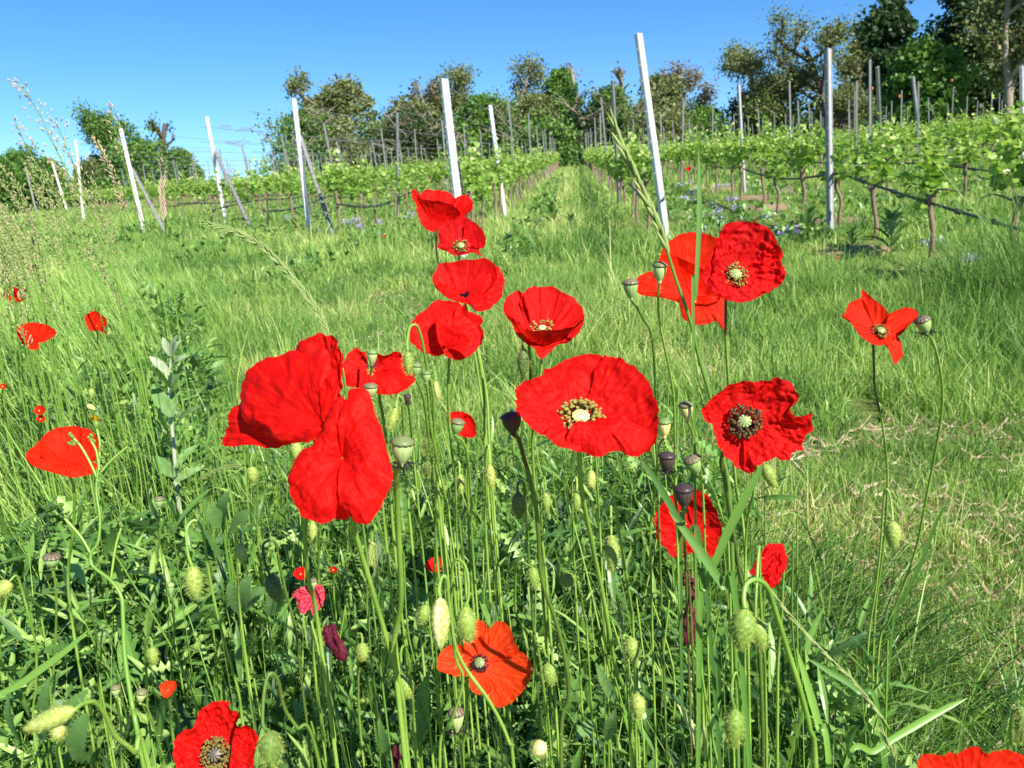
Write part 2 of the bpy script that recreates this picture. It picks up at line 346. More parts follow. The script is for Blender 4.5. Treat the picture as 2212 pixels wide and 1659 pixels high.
for (n, d0, d1, w0, h0_, h1_, tr, per) in ((86000, .75, 2.5, .0026, .04, .085, .028, 22), (178000, 2.5, 6.5, .0045, .04, .10, .045, 26), (165000, 6.5, 16, .0095, .055, .15, .10, 22), (145000, 16, 66, .017, .08, .22, .3, 14)):
    x, y = wedge(n, d0, d1)
    # most blades stand in tufts that splay outwards
    nt = n//per; tx, ty = wedge(nt, d0, d1); ti = rng.integers(0, nt, n); intuft = rng.random(n) < .62
    off = rng.normal(size=(n, 2))*tr*rng.uniform(.5, 1.3, nt)[ti][:, None]
    x = np.where(intuft, tx[ti]+off[:, 0], x); y = np.where(intuft, ty[ti]+off[:, 1], y)
    z = gz(x, y); d = np.hypot(x, y)
    patch = vnoise(x, y, 1, .45)*.6+vnoise(x, y, 2, 1.6)*.4
    hs_ = rng.lognormal(-.05, .36, nt)[ti]; vs_ = rng.normal(0, .15, nt)[ti]
    h = rng.uniform(h0_, h1_, n)*(.5+1.0*patch)*np.where(intuft, hs_*1.1, .75)
    tall = np.clip((x-1.0)*.9, 0, 1)*np.clip((y-2.6)*1.2, 0, 1)*np.clip(5.3-y, 0, 1)          # longer grass on the right bank
    h *= 1+1.5*tall
    tl = (vnoise(x, y, 5, .8) > .58) & (y > 2.8) & (y < 9); h[tl] *= 1.9
    path = np.exp(-((x+.1)/.75)**2)*(y > 8); h *= 1+.35*path
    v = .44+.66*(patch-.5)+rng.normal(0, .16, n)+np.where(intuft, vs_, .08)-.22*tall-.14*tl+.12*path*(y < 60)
    dry = vnoise(x, y, 7, .7); v = v+np.where((dry > .70) & (rng.random(n) < .5), .3, 0)
    rut = np.exp(-((x-.22)/.22)**2)*(y > 6); v -= .25*rut
    lean = np.abs(rng.normal(.5, .35, n)); az = np.where(intuft, np.arctan2(off[:, 1], off[:, 0])+rng.normal(0, .5, n), rng.uniform(0, 6.28, n))
    h = h*np.where((np.abs(x-2.7) < .9) & (y > 5) & (y < 16), .6, 1)
    bank = ((x-1.6)**2/1.0+(y-10.5)**2/11 < 1); h = np.where(bank, h*.6, h); bare = (bank & (vnoise(x, y, 44, .5) > .30)) | ((np.abs(x-2.6) < .3) & (y > 7) & (y < 14) & (vnoise(x, y, 44, .5) > .5))
    keep = ~bare & ~((vnoise(x, y, 9, .35) > .93) & (d < 20)) & ~((d < 2.6) & clumpside(x, y) & (rng.random(n) < .5))
    a_ = [q_[keep] for q_ in (x, y, z, h, np.full(n, w0)*rng.uniform(.6, 1.4, n), lean, az, v)]
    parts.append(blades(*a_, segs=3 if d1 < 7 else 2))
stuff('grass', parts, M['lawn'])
# dry clippings lying on the mown grass
x, y = wedge(26000, 1.0, 9); kp = (vnoise(x, y, 7, .7)*.6+vnoise(x, y, 12, .3)*.4 > .5) | (rng.random(len(x)) < .12); x, y = x[kp], y[kp]; n = len(x)
V_, Q_, T_, A_ = blades(x, y, gz(x, y)+rng.uniform(.012, .05, n), np.full(n, .001), rng.uniform(.0007, .0016, n), rng.uniform(30, 100, n), rng.uniform(0, 6.28, n), rng.uniform(.2, 1, n), segs=2)
V_[:, 2] = np.maximum(V_[:, 2], gz(V_[:, 0], V_[:, 1])+.01) + rng.uniform(0, .012, len(V_))
stuff('dry_grass_clippings', [(V_, Q_, T_, A_)], M['straw'])
# leaf templates (x across, y along, z up)
def tmpl(widths, fold=.18, droop=.25, n3=True):
    n = len(widths); t_ = np.linspace(0, 1, n); V = []
    for i in range(n):
        zc = -droop*t_[i]**2; V += [[-widths[i], t_[i], zc+fold*widths[i]], [0, t_[i], zc], [widths[i], t_[i], zc+fold*widths[i]]]
    F = []
    for i in range(n-1):
        for j in range(2): F.append([3*i+j, 3*i+j+1, 3*i+3+j+1, 3*i+3+j])
    return np.array(V), np.array(F)
TOOTH = tmpl([.02, .05, .03, .13, .05, .17, .07, .19, .07, .15, .05, .09, .01], droop=.35)
LANCE = tmpl([.02, .06, .08, .07, .01], droop=.3)
OVAL = tmpl([.03, .2, .27, .22, .03], droop=.2)
FERN = tmpl([.01, .02, .2, .025, .26, .02, .28, .02, .22, .02, .12, .01], droop=.2)
def scatter(T_, pos, dirv, size, v, wmul=1.0):
    """copies of a leaf template along dirv (n,3)"""
    V0, F0 = T_; n = len(pos); dirv = nrm(dirv); up_ = nrm(np.array([0, 0, 1.])+rng.normal(size=(n, 3))*.45); S = nrm(np.cross(dirv, up_)); U_ = np.cross(S, dirv)
    wm = np.broadcast_to(wmul, (n,))
    V = pos[:, None]+size[:, None, None]*(S[:, None]*(V0[None, :, 0, None]*wm[:, None, None])+dirv[:, None]*V0[None, :, 1, None]+U_[:, None]*V0[None, :, 2, None])
    F = (np.arange(n)*len(V0))[:, None, None]+F0[None]
    vv = np.clip(np.repeat(v, len(V0))+np.tile((V0[:, 1]-.5)*.12+(np.abs(V0[:, 0]) < 1e-6)*.1, n), 0, 1)
    return V.reshape(-1, 3), F.reshape(-1, 4), np.zeros((0, 3), int), vv
def region(n, x0, x1, y0, y1, test):
    x = rng.uniform(x0, x1, n*3); y = rng.uniform(y0, y1, n*3); k_ = test(x, y); x, y = x[k_][:n], y[k_][:n]; return x, y
# undergrowth of poppy leaves around the clump
patch_ok = lambda x, y: (x < .33-.10*np.maximum(y-1.1, 0)-.42*np.maximum(y-1.9, 0)+.05*np.sin(y*9))
def leafcloud(T_, n, x0, x1, y0, y1, hmax, smin, smax, vm, test, upb=.6, wmul=1.0, pw=1.3):
    x, y = region(n, x0, x1, y0, y1, test); n = len(x); hh = hmax*(.45+.8*vnoise(x, y, 21, .3))*rng.random(n)**(1/pw)
    pos = np.stack([x, y, gz(x, y)+hh], -1); d = rng.normal(size=(n, 3)); d[:, 2] = np.abs(d[:, 2])*upb+.15
    return scatter(T_, pos, d, rng.uniform(smin, smax, n), np.clip(vm+rng.normal(0, .27, n)+.25*(vnoise(x, y, 22, .25)-.5), 0, 1), wmul)
stuff('poppy_leaves', [leafcloud(TOOTH, 6500, -1.6, .34, .50, 1.75, .29, .035, .095, .44, patch_ok, 1.3, .7), leafcloud(LANCE, 14000, -1.6, .34, .50, 1.9, .33, .03, .09, .54, patch_ok, 1.6, .75), leafcloud(LANCE, 1500, -1.0, .2, 1.8, 2.5, .12, .03, .07, .6, patch_ok, 1.2, .7),
    leafcloud(FERN, 1200, -1.0, .34, .60, 1.75, .33, .045, .09, .55, patch_ok, 1.5, .8)], M['herb'])
x, y = region(1300, -1.3, .34, .55, 2.1, patch_ok); n = len(x)
P1 = blades(x, y, gz(x, y), rng.uniform(.22, .52, n)*(.7+.5*vnoise(x, y, 23, .4)), rng.uniform(.0018, .0030, n), np.abs(rng.normal(.18, .15, n)), rng.normal(2.2, 1.5, n), rng.uniform(.2, .95, n), segs=4)
x, y = region(17000, -1.7, .40, .55, 2.3, patch_ok); n = len(x)
P2 = blades(x, y, gz(x, y), rng.uniform(.10, .36, n)*np.clip(1.65-.5*y, .4, 1), rng.uniform(.0016, .0040, n), np.abs(rng.normal(.4, .3, n)), rng.uniform(0, 6.28, n), rng.beta(1.3, 1.6, n), segs=4)
x, y = region(1500, .22, 1.0, .85, 1.7, lambda x, y: x < .95-.25*y+.0*x); n = len(x)
P3 = blades(x, y, gz(x, y), rng.uniform(.12, .28, n), rng.uniform(.002, .0045, n), np.abs(rng.normal(.9, .35, n)), rng.normal(-.6, 1.2, n), rng.beta(1.2, 2.2, n), segs=4)
stuff('undergrowth_stems', [P1, P2, P3], M['blade'])
mb = MB(); hx, hy = region(240, -1.1, .30, .62, 1.9, patch_ok)
for x_, y_ in zip(hx, hy):
    hgt = random.uniform(.22, .50)*(1.15-.25*y_/1.9); dx_, dy_ = random.gauss(-.03, .05), random.gauss(0, .04); z_ = float(gz(x_, y_))
    P_ = crom(np.array([[x_, y_, z_], [x_+dx_*.3+random.gauss(0, .01), y_+dy_*.3, z_+hgt*.35], [x_+dx_*.7+random.gauss(0, .012), y_+dy_*.7, z_+hgt*.7], [x_+dx_, y_+dy_, z_+hgt]]), 14)
    tube(mb, P_, np.linspace(.0017, .0011, 14), 5, random.uniform(.5, .85), False); stem_hairs(mb, P_, .001, 330, .0028, .0003, .85)
tag(mb.build('hairy_stems', M['stem']), kind='stuff')
# herbs and long grass on the left
left_ok = lambda x, y: (x < -.60-.50*(y-1.2)+.05*np.sin(y*5))
stuff('left_herbs', [leafcloud(OVAL, 17000, -3.0, -.5, 1.0, 4.2, .30, .018, .045, .5, left_ok, .7), leafcloud(TOOTH, 5500, -3.0, -.5, 1.0, 4.0, .32, .04, .09, .45, left_ok, .9), leafcloud(LANCE, 8000, -3.4, -.5, 1.0, 5.0, .34, .04, .09, .6, left_ok, 1.1)], M['herb'])
x, y = region(18000, -4.5, -.4, .9, 6.0, lambda x, y: (x < -.46-.48*(y-1.0)+.12*np.sin(y*4))); n = len(x)
P1 = blades(x, y, gz(x, y), rng.uniform(.15, .45, n)*(.6+.7*vnoise(x, y, 31, .5)), rng.uniform(.002, .0045, n), np.abs(rng.normal(.45, .25, n)), rng.normal(math.pi*.95, .8, n), rng.uniform(.3, .95, n), segs=4)
x, y = region(6500, -4.2, -.7, 1.3, 5.0, lambda x, y: (x < -.72-.46*(y-1.0))); n = len(x)
P2 = blades(x, y, gz(x, y), rng.uniform(.35, .78, n), rng.uniform(.002, .0048, n), np.abs(rng.normal(.42, .14, n)), rng.normal(math.pi*1.0, .35, n), rng.uniform(.5, .98, n), segs=5)
stuff('long_grass', [P1, P2], M['blade'])
# weeds under the vine rows and on the banks
x, y = region(26000, -9, 9, 6.5, 30, lambda x, y: (np.abs(((x-.75+60) % 1.95)-.0) < .35) | ((x > .8) & (y > 7) & (y < 15) & (x < 2.3) & (vnoise(x, y, 46, .5) > .62))); n = len(x)
pos = np.stack([x, y, gz(x, y)+rng.uniform(.0, .26, n)*(.4+vnoise(x, y, 41, .6))], -1); d = rng.normal(size=(n, 3)); d[:, 2] = np.abs(d[:, 2])+.3
stuff('row_weeds', [scatter(OVAL, pos, d, rng.uniform(.04, .09, n), np.clip(rng.normal(.5, .2, n), 0, 1))], M['herb'])
# straw coloured weeds and bare soil lumps under the nearest row at right
m, N, L = nodes('bare_soil'); p = N.new('ShaderNodeBsdfPrincipled'); n_ = N.new('ShaderNodeTexNoise'); n_.inputs['Scale'].default_value = 18; n_.inputs['Detail'].default_value = 6
r_ = ramp(N, [(.3, (.07, .042, .025)), (.7, (.26, .18, .11))]); L.new(n_.outputs[0], r_.inputs[0]); L.new(r_.outputs[0], p.inputs['Base Color']); p.inputs['Roughness'].default_value = 1
b = N.new('ShaderNodeBump'); b.inputs['Distance'].default_value = .03; L.new(n_.outputs[0], b.inputs['Height']); L.new(b.outputs[0], p.inputs['Normal']); o = N.new('ShaderNodeOutputMaterial'); L.new(p.outputs[0], o.inputs[0]); M['soil'] = m
mb = MB()
for (px_, py_, rx, ry) in ((1620, 430, .55, .5), (1560, 410, .4, .5), (1500, 385, .4, .8), (1660, 450, .35, .4), (1840, 545, .35, .3), (1800, 480, .5, .35), (1290, 680, .22, .12), (1310, 705, .2, .12), (1255, 730, .12, .07), (2200, 640, .3, .2), (1075, 395, .3, .9), (860, 480, .5, .4), (735, 500, .5, .5), (1120, 440, .25, .6)):
    c = ghit(px_, py_); K = 18; R_ = 5; th = np.arange(K)*2*math.pi/K
    V = [c+[0, 0, .05]]
    for q_ in range(1, R_+1):
        for a_ in th:
            f = q_/R_*(1+.3*noise.noise(Vector((math.cos(a_)*2+px_, math.sin(a_)*2, q_*.7)))); X_ = c[0]+rx*f*math.cos(a_); Y_ = c[1]+ry*f*math.sin(a_)
            V.append([X_, Y_, float(gz(X_, Y_))+(.05*(1-(q_/R_)**2)+.03*noise.noise(Vector((X_*9, Y_*9, 0))) if q_ < R_ else -.02)])
    T_ = [[0, 1+i, 1+(i+1) % K] for i in range(K)]
    Q_ = [[1+q_*K+i, 1+(q_+1)*K+i, 1+(q_+1)*K+(i+1) % K, 1+q_*K+(i+1) % K] for q_ in range(R_-1) for i in range(K)]
    n0 = mb.n; mb.add(V, T_); mb.Q.append(np.array(Q_)+n0)
tag(mb.build('bare_soil', M['soil']), kind='stuff')
# ------------------------------------------------------------------ vineyard
ORD = 'first second third fourth fifth sixth seventh eighth ninth tenth eleventh twelfth thirteenth fourteenth fifteenth sixteenth seventeenth eighteenth nineteenth twentieth'.split()
TENS = {2: 'twenty', 3: 'thirty', 4: 'forty', 5: 'fifty', 6: 'sixty'}
def ordn(n):
    """ordinal word, 1 based"""
    if n <= 20: return ORD[n-1]
    t_, u_ = divmod(n, 10)
    return (TENS[t_]+'-'+ORD[u_-1]) if u_ else {3: 'thirtieth', 4: 'fortieth', 5: 'fiftieth', 6: 'sixtieth'}[t_]
m, N, L = nodes('galvanised_steel'); g = N.new('ShaderNodeNewGeometry'); n_ = N.new('ShaderNodeTexNoise'); n_.inputs['Scale'].default_value = 9; n_.inputs['Detail'].default_value = 5; L.new(g.outputs['Position'], n_.inputs[0])
r_ = ramp(N, [(.3, (.50, .50, .49)), (.7, (.72, .71, .68))]); L.new(n_.outputs[0], r_.inputs[0]); p = N.new('ShaderNodeBsdfPrincipled'); p.inputs['Metallic'].default_value = .05; p.inputs['Roughness'].default_value = .55
L.new(r_.outputs[0], p.inputs['Base Color']); o = N.new('ShaderNodeOutputMaterial'); L.new(p.outputs[0], o.inputs[0]); M['steel'] = m
def plain(name, col, rough=.8, metal=0):
    m, N, L = nodes(name); p = N.new('ShaderNodeBsdfPrincipled'); n_ = N.new('ShaderNodeTexNoise'); n_.inputs['Scale'].default_value = 30; n_.inputs['Detail'].default_value = 4
    r_ = ramp(N, [(.3, tuple(c*.7 for c in col)), (.7, tuple(min(1, c*1.25) for c in col))]); L.new(n_.outputs[0], r_.inputs[0]); L.new(r_.outputs[0], p.inputs['Base Color']); p.inputs['Roughness'].default_value = rough; p.inputs['Metallic'].default_value = metal
    o = N.new('ShaderNodeOutputMaterial'); L.new(p.outputs[0], o.inputs[0]); return m
M['steel_grey'] = plain('dull_grey_steel', (.17, .175, .175), .7); M['steel_mid'] = plain('weathered_steel', (.27, .275, .27), .6); M['brace'] = plain('weathered_grey_strut', (.17, .17, .17)); M['hose'] = plain('black_drip_hose', (.03, .035, .035), .5); M['bark'] = plain('vine_bark', (.17, .12, .08), .95)
M['wire'] = plain('trellis_wire', (.35, .36, .36), .4, .6); M['clip'] = plain('orange_clip', (.7, .12, .05), .6); M['treebark'] = plain('tree_bark', (.20, .17, .12), .95); M['palebark'] = plain('pale_tree_bark', (.22, .19, .15), .95); M['darkbark'] = plain('dark_tree_bark', (.07, .055, .04), .95)
M['vine'] = leafmat('vine_leaf', [(0, (0.066, 0.143, 0.022)), (.4, (0.165, 0.297, 0.044)), (.75, (0.33, 0.462, 0.099)), (1, (0.682, 0.682, 0.374))], .42, .45, .4)
def profile_post(mb, A, B, w, dep, holes=True, face=None):
    """open C-shaped steel profile from A (foot) to B (top)"""
    ax = nrm(B-A); L_ = np.linalg.norm(B-A); f = nrm(np.array(face if face is not None else [.55, -1., 0])); S = nrm(np.cross(f, ax)); f = np.cross(ax, S)
    sec = np.array([(-.5, 0), (-.5, .8), (-.36, 1.0), (-.2, .78), (-.06, .72), (.06, .72), (.2, .78), (.36, 1.0), (.5, .8), (.5, 0), (.4, 0), (.4, .68), (0, .58), (-.4, .68), (-.4, 0)])
    V = np.concatenate([A+ax*t_*L_+S*(sec[:, 0]*w)[:, None]+f*(sec[:, 1]*dep)[:, None] for t_ in (0, 1)]); k = len(sec); i = np.arange(k)
    mb.add(V, np.stack([i, (i+1) % k, (i+1) % k+k, i+k], -1))
    c = np.vstack([V[k:], (A+B)[None]*0+A+ax*L_+f*dep*.6]); mb.add(c, np.stack([i, (i+1) % k, np.full(k, k)], -1))
    if holes:
        for h in np.arange(.75, L_-.04, .16):
            for s_ in (-1, 1):
                q_ = A+ax*h+S*(s_*w*.5)+f*dep*.6; tube(mb, np.array([q_, q_+S*s_*.007, q_+S*s_*.009+ax*.012]), .0035, 4)
def post(label, bx_, by_, tx, ty, group, h=2.15, w=.055, brace=None, mat='steel', face=None):
    A = ghit(bx_, by_); A[2] = float(gz(A[0], A[1])); d0 = (A-CAM)@FW
    Bp = at(tx, ty, d0)
    # slide the top along its ray until the post has its real length
    best = min((abs(np.linalg.norm(at(tx, ty, d)-A)-h), d) for d in np.linspace(d0*.9, d0*1.1, 81)); Bp = at(tx, ty, best[1])
    t = thing('trellis_post', label, 'post', A, group)
    mb = MB(); profile_post(mb, A-nrm(Bp-A)*.05, Bp, w, w*.95, True, face); mb.build('post_profile', M[mat], t, smooth=False)
    if brace:
        E_ = ghit(*brace[2:]); S_ = A+(Bp-A)*brace[0]; mb = MB(); profile_post(mb, E_-[0, 0, .05], S_+np.array([.03, .04, 0]), w*.8, w*.45, False); mb.build('brace', M['brace'], t, smooth=False)
    return A, Bp
G1 = 'steel end posts of the vine rows'
POSTS = [
 post('tall white steel post nearest the camera, right of the grassy path', 1437, 520, 1376, 76, G1, 2.15, .068),
 post('tall perforated steel post beside the dark drip hose at right', 1790, 500, 1785, 108, G1, 1.85, .055, None, 'steel_mid'),
 post('leaning steel post directly behind the topmost poppy', 1000, 560, 957, 176, G1, 1.85, .072, (.55, 0, 1015, 530)),
 post('leaning steel post with a strut, two posts left of the topmost poppy', 668, 508, 634, 216, G1, 2.15, .07, (.72, 0, 722, 512)),
 post('bright white leaning post with a dark strut against the open sky', 487, 478, 446, 252, G1, 2.3, .082, (.68, 0, 548, 502)),
 post('long leaning post beside the thin bare shrub at left', 313, 505, 261, 280, G1, 2.25, .075, (.62, 0, 362, 506)),
 post('post behind the feathery grass plumes at left', 182, 482, 163, 302, G1, 2.4, .075, (.6, 0, 222, 470)),
 post('leftmost leaning post at the edge of the trees', 80, 462, 55, 360, G1, 2.3, .08, None, 'steel_mid'),
 post('second leaning post from the left edge', 108, 440, 80, 350, G1, 2.3, .09),
 post('third leaning post from the left edge', 145, 456, 112, 348, G1, 2.4, .10),
 post('slanting post between the grass plumes and the white post', 350, 400, 326, 328, G1, 2.2, .085),
 post('double strip post next behind the tall white one', 1337, 450, 1322, 172, G1, 2.15, .05, None, 'steel_mid'),
 post('leaning post left of the path, first behind the topmost poppy', 1090, 470, 1057, 230, G1, 1.9, .06),
 post('upright post left of the topmost poppy', 860, 470, 857, 243, G1, 2.05, .05, None, 'steel_mid'),
 post('slim leaning post left of the perforated one', 1607, 418, 1594, 184, G1, 2.1, .05, None, 'steel_mid'),
 post('paired post strip right of the perforated one', 1905, 400, 1893, 144, G1, 2.15, .05, None, 'steel_mid'),
 post('rough leaning post before the dark trees', 1990, 350, 1970, 166, G1, 2.2, .07, None, 'steel_mid'),
 post('thin post cut by the right edge beneath the dark trees', 2206, 420, 2204, 145, G1, 2.2, .05, None, 'steel_mid'),
]
_pb = np.array([p_[0][:2] for p_ in POSTS])
# distant posts: one mesh, many copies
pm = MB(); profile_post(pm, np.array([0, 0, -.1]), np.array([0, 0, 2.05]), .040, .026, False, [.15, -1, 0]); pme = mesh_np('post_profile', np.concatenate(pm.V), [np.concatenate(pm.Q), np.concatenate(pm.T)], None, smooth=False); pme.materials.append(M['steel_grey'])
ROWS = [-1.22-2.1*i for i in range(0, 13)]+[.78, 2.58]+[2.58+1.95*i for i in range(1, 12)]
def row_start(x):
    if x < 0: return 8.2+(-x-1.22)*1.28
    return 9.2 if x < 1 else (4.3 if x < 3 else 5.0)
def rowname(x):
    i = ROWS.index(x); return f'the {ordn(i+1)} row left of the path' if i < 13 else f'the {ordn(i-12)} row right of the path'
def rlab(x):
    i = ROWS.index(x)
    if i == 0: return 'the first row left of the path'
    if i == 13: return 'the first row right of the path'
    if i == 14: return 'the row along the drip hose'
    if i < 4: return 'the rows at middle left'
    if i < 13: return 'the rows at far left'
    return 'the rows at far right'
npost = 0
for x0 in ROWS:
    y = row_start(x0)+(5.2 if x0 != .78 else 9.6-4.9+5.0)
    if x0 == 2.58: y = 20.0
    if x0 > 3: y = 8.5+(x0-4.5)*.7
    kk = 0
    while y < 61:
        px_, py_ = toP(np.array(x0), np.array(y), gz(x0, y)+1.6)
        if -60 < px_ < 2270 and np.hypot(_pb[:, 0]-x0, _pb[:, 1]-y).min() > 1.6:
            t = bpy.data.objects.new('trellis_post', pme); C.objects.link(t); t.location = (x0+random.gauss(0, .05), y, float(gz(x0, y))-.05)
            t.rotation_euler = (random.gauss(.0, .02), random.gauss(-.02, .025), random.gauss(0, .2)); t.scale = (1, 1, random.uniform(.95, 1.06))
            far = 'near' if y < 22 else ('halfway up the hill' if y < 42 else 'close to the crest')
            kk = kk+1; tag(t, f'{ordn(kk)} small grey trellis post going uphill in {rowname(x0)}', 'post', f'trellis posts {far} in {rlab(x0)}'); npost += 1
        y += 4.9
# vines
def vleaf_t():
    V0 = np.array([(0, 0, 0), (-.28, .02, .06), (-.5, .3, .10), (-.36, .45, .04), (-.32, .75, .1), (-.1, .72, .02), (0, 1.0, -.1), (.1, .72, .02), (.32, .75, .1), (.36, .45, .04), (.5, .3, .10), (.28, .02, .06), (0, .4, -.05)])
    return V0, np.array([[12, i, i+1] for i in range(0, 11)]+[[12, 11, 0]])
VL = vleaf_t()
def vscatter(pos, dirv, size, v):
    V0, F0 = VL; n = len(pos); dirv = nrm(dirv); up_ = nrm(np.array([0, 0, 1.])+rng.normal(size=(n, 3))*.7); S = nrm(np.cross(dirv, up_)); U_ = np.cross(S, dirv)
    V = pos[:, None]+size[:, None, None]*(S[:, None]*V0[None, :, 0, None]+dirv[:, None]*V0[None, :, 1, None]+U_[:, None]*V0[None, :, 2, None])
    return V.reshape(-1, 3), ((np.arange(n)*len(V0))[:, None, None]+F0[None]).reshape(-1, 3), np.repeat(v, len(V0))
def vine_leaves(nsh, per, size):
    P = []; D_ = []; S_ = []; v = []
    for s_ in range(nsh):
        y0 = max(-.55, min(.55, random.gauss(0, .27))); b_ = np.array([random.gauss(0, .04), y0, random.uniform(.52, .66)+.05*math.cos(y0*4)]); H = random.uniform(.18, .56); ln = np.array([random.gauss(0, .22), random.gauss(0, .2), 1.0])
        if random.random() < .25: H = .2; ln = np.array([random.gauss(0, .8), random.gauss(0, .4), random.uniform(-.5, .4)])
        for k in range(per):
            u = (k+random.random())/per; P.append(b_+nrm(ln)*H*u+rng.normal(size=3)*.03); d = rng.normal(size=3); d[2] = d[2]*.6+.25+.5*u; D_.append(d); S_.append(size*(1.15-.65*u)*random.uniform(.7, 1.3)); v.append(min(1, max(0, random.gauss(.38, .14)+.42*u**2)))
    return np.array(P), np.array(D_), np.array(S_), np.array(v)
VT, VF = [], []
for k in range(7):
    mb = MB(); pts = np.array([[0, 0, -.05], [random.gauss(0, .012), random.gauss(0, .02), .14], [random.gauss(0, .02), random.gauss(0, .02), .32], [random.gauss(0, .015), random.gauss(0, .02), .46], [0, random.gauss(0, .02), .57]])
    pp = crom(pts, 16); rr = np.array([.018+.005*noise.noise(Vector((0, k, i*.9)))+(.010 if i > 12 else 0) for i in range(16)]); tube(mb, pp, rr, 8)
    for s_ in (-1, 1):
        c_ = crom(np.array([[0, 0, .54], [0, s_*.10, .58+random.gauss(0, .02)], [0, s_*.28, .60+random.gauss(0, .03)], [0, s_*.45, .57]]), 10); tube(mb, c_, np.linspace(.013, .005, 10), 6)
    VT.append(mesh_np('trunk', np.concatenate(mb.V), [np.concatenate(mb.Q), np.concatenate(mb.T)], None)); VT[-1].materials.append(M['bark'])
    P_, D_, S_, v_ = vine_leaves(random.choice((14, 17, 20)), 8, .092); V, F, a = vscatter(P_, D_, S_, v_)
    VF.append(mesh_np('foliage', V, [F], a, smooth=False)); VF[-1].materials.append(M['vine'])
cand = []
for x0 in ROWS:
    y = row_start(x0)+.5
    if x0 == 2.58:
        cand += [(math.hypot(2.58, yy), x0, yy, 2000.) for yy in (5.2, 6.16, 7.45, 8.45)]; y = 9.6
    while y < 62:
        px_, py_ = toP(np.array(x0), np.array(y), gz(x0, y)+.9); px_ = float(px_)
        if -90 < px_ < 2310: cand.append((math.hypot(x0, y), x0, y, px_))
        y += 1.14
cand.sort()
near_labels = {}
second = sorted([c for c in cand if c[1] == 2.58])[:7]
names2 = ['grapevine at the right edge under the drip hose, largest in view', 'second grapevine from the right edge beside the drip hose', 'third grapevine from the right edge, thin trunk below the hose', 'grapevine just right of the perforated steel post', 'grapevine standing against the perforated steel post', 'grapevine just left of the perforated steel post', 'second grapevine left of the perforated steel post']
for c, l in zip(second, names2): near_labels[c] = l
for c, l in zip(sorted([c for c in cand if c[1] == -1.22])[:3], ['grapevine right behind the topmost poppy, bright green leaves', 'second grapevine behind the topmost poppy', 'third grapevine behind the topmost poppy']): near_labels[c] = l
for c, l in zip(sorted([c for c in cand if c[1] == .78])[:2], ['grapevine hidden behind the tall white post', 'grapevine next uphill of the tall white post']): near_labels[c] = l
nind = 0; rest = []; cnt_row = {}
for c in cand:
    d_, x0, y, px_ = c
    if nind >= 300: rest.append(c); continue
    k = nind*5 % 7; nind += 1
    far = 'lower part' if y < 22 else 'upper part'
    cnt_row[x0] = cnt_row.get(x0, 0)+1
    lab = near_labels.get(c) or f'{ordn(cnt_row[x0])} leafy young grapevine going uphill in {rowname(x0)}'
    t = thing('grapevine', lab, 'vine', (x0+random.gauss(0, .04), y+random.gauss(0, .08), float(gz(x0, y))), 'grapevines' if c in near_labels else f'grapevines in the {far} of {rlab(x0)}')
    t.rotation_euler = (0, 0, random.choice((0, math.pi))+random.gauss(0, .06)); s_ = random.uniform(.9, 1.1); t.scale = (s_, 1.0, s_*(.80 if x0 == 2.58 and y < 8 else 1))
    for nm, me in (('trunk', VT[k]), ('foliage', VF[k])):
        o = bpy.data.objects.new(nm, me); C.objects.link(o); o.parent = t
if rest:
    P, D_, S_, v = [], [], [], []
    for d_, x0, y, px_ in rest:
        a, b, c_, e = vine_leaves(10, 6, .13); a = a+np.array([x0, y, float(gz(x0, y))]); P.append(a); D_.append(b); S_.append(c_); v.append(e)
    V, F, a = vscatter(np.concatenate(P), np.concatenate(D_), np.concatenate(S_), np.concatenate(v))
    mb = MB()
    for d_, x0, y, px_ in rest: tube(mb, np.array([[x0, y, float(gz(x0, y))-.05], [x0+.03, y, float(gz(x0, y))+.56]]), .03, 4, .5, False)
    fo = link('distant_vines', mesh_np('distant_vines', V, [F], a, smooth=False), M['vine']); tag(fo, kind='stuff')
    tr = mb.build('distant_vine_trunks', M['bark']); tag(tr, kind='stuff')
# drip hoses
def hose(label, P, r=.011, mat='hose', name='drip_hose', cat='hose', group='drip hoses'):
    P = np.array(P); pp = crom(P, 12*len(P)); mb = MB(); tube(mb, pp, r, 6)
    if name == 'drip_hose':
        for q_ in range(6, len(pp)-2, 9): tube(mb, pp[q_:q_+2], r*1.7, 6)
    o = mb.build(name, M[mat], None, P[0]); o.location = [float(v) for v in P[0]]; return tag(o, label, cat, group)
LMH = ['low', 'midway', 'high']
def rowp(x, y, h): return [x, y, float(gz(x, y))+h]
hose('thick black drip hose rising along the second row to the right edge', [rowp(2.58, 3.2, .22), rowp(2.58, 4.2, .27), rowp(2.58, 4.98, .31), rowp(2.58, 5.62, .36), rowp(2.58, 6.34, .41), rowp(2.58, 7.29, .47), rowp(2.54, 8.3, .55), rowp(2.56, 9.2, .51), rowp(2.58, 10.4, .48), rowp(2.58, 12, .49), rowp(2.58, 13.3, .52), rowp(2.58, 15, .50), rowp(2.58, 17, .57)], .0125)
hose('black drip hose looping beside the tall white post', [rowp(.9, 8.6, .45), rowp(.86, 9.0, .30), rowp(.78, 9.8, .36), rowp(.78, 12, .45), rowp(.78, 14, .42), rowp(.78, 20, .45)], .014)
for i, x0 in enumerate(ROWS[1:6]):
    y0 = row_start(x0)+.3; hose(['sagging black hose in the second row left of the path', 'sagging black hose in the third row left of the path', 'sagging black hose below the bright white leaning post', 'black hose left of the bright white leaning post', 'black hose low behind the long leaning post'][i], [rowp(x0, y0+1.3*k, .46-.12*abs(math.sin(k*.75+i))) for k in range(9)], .015)
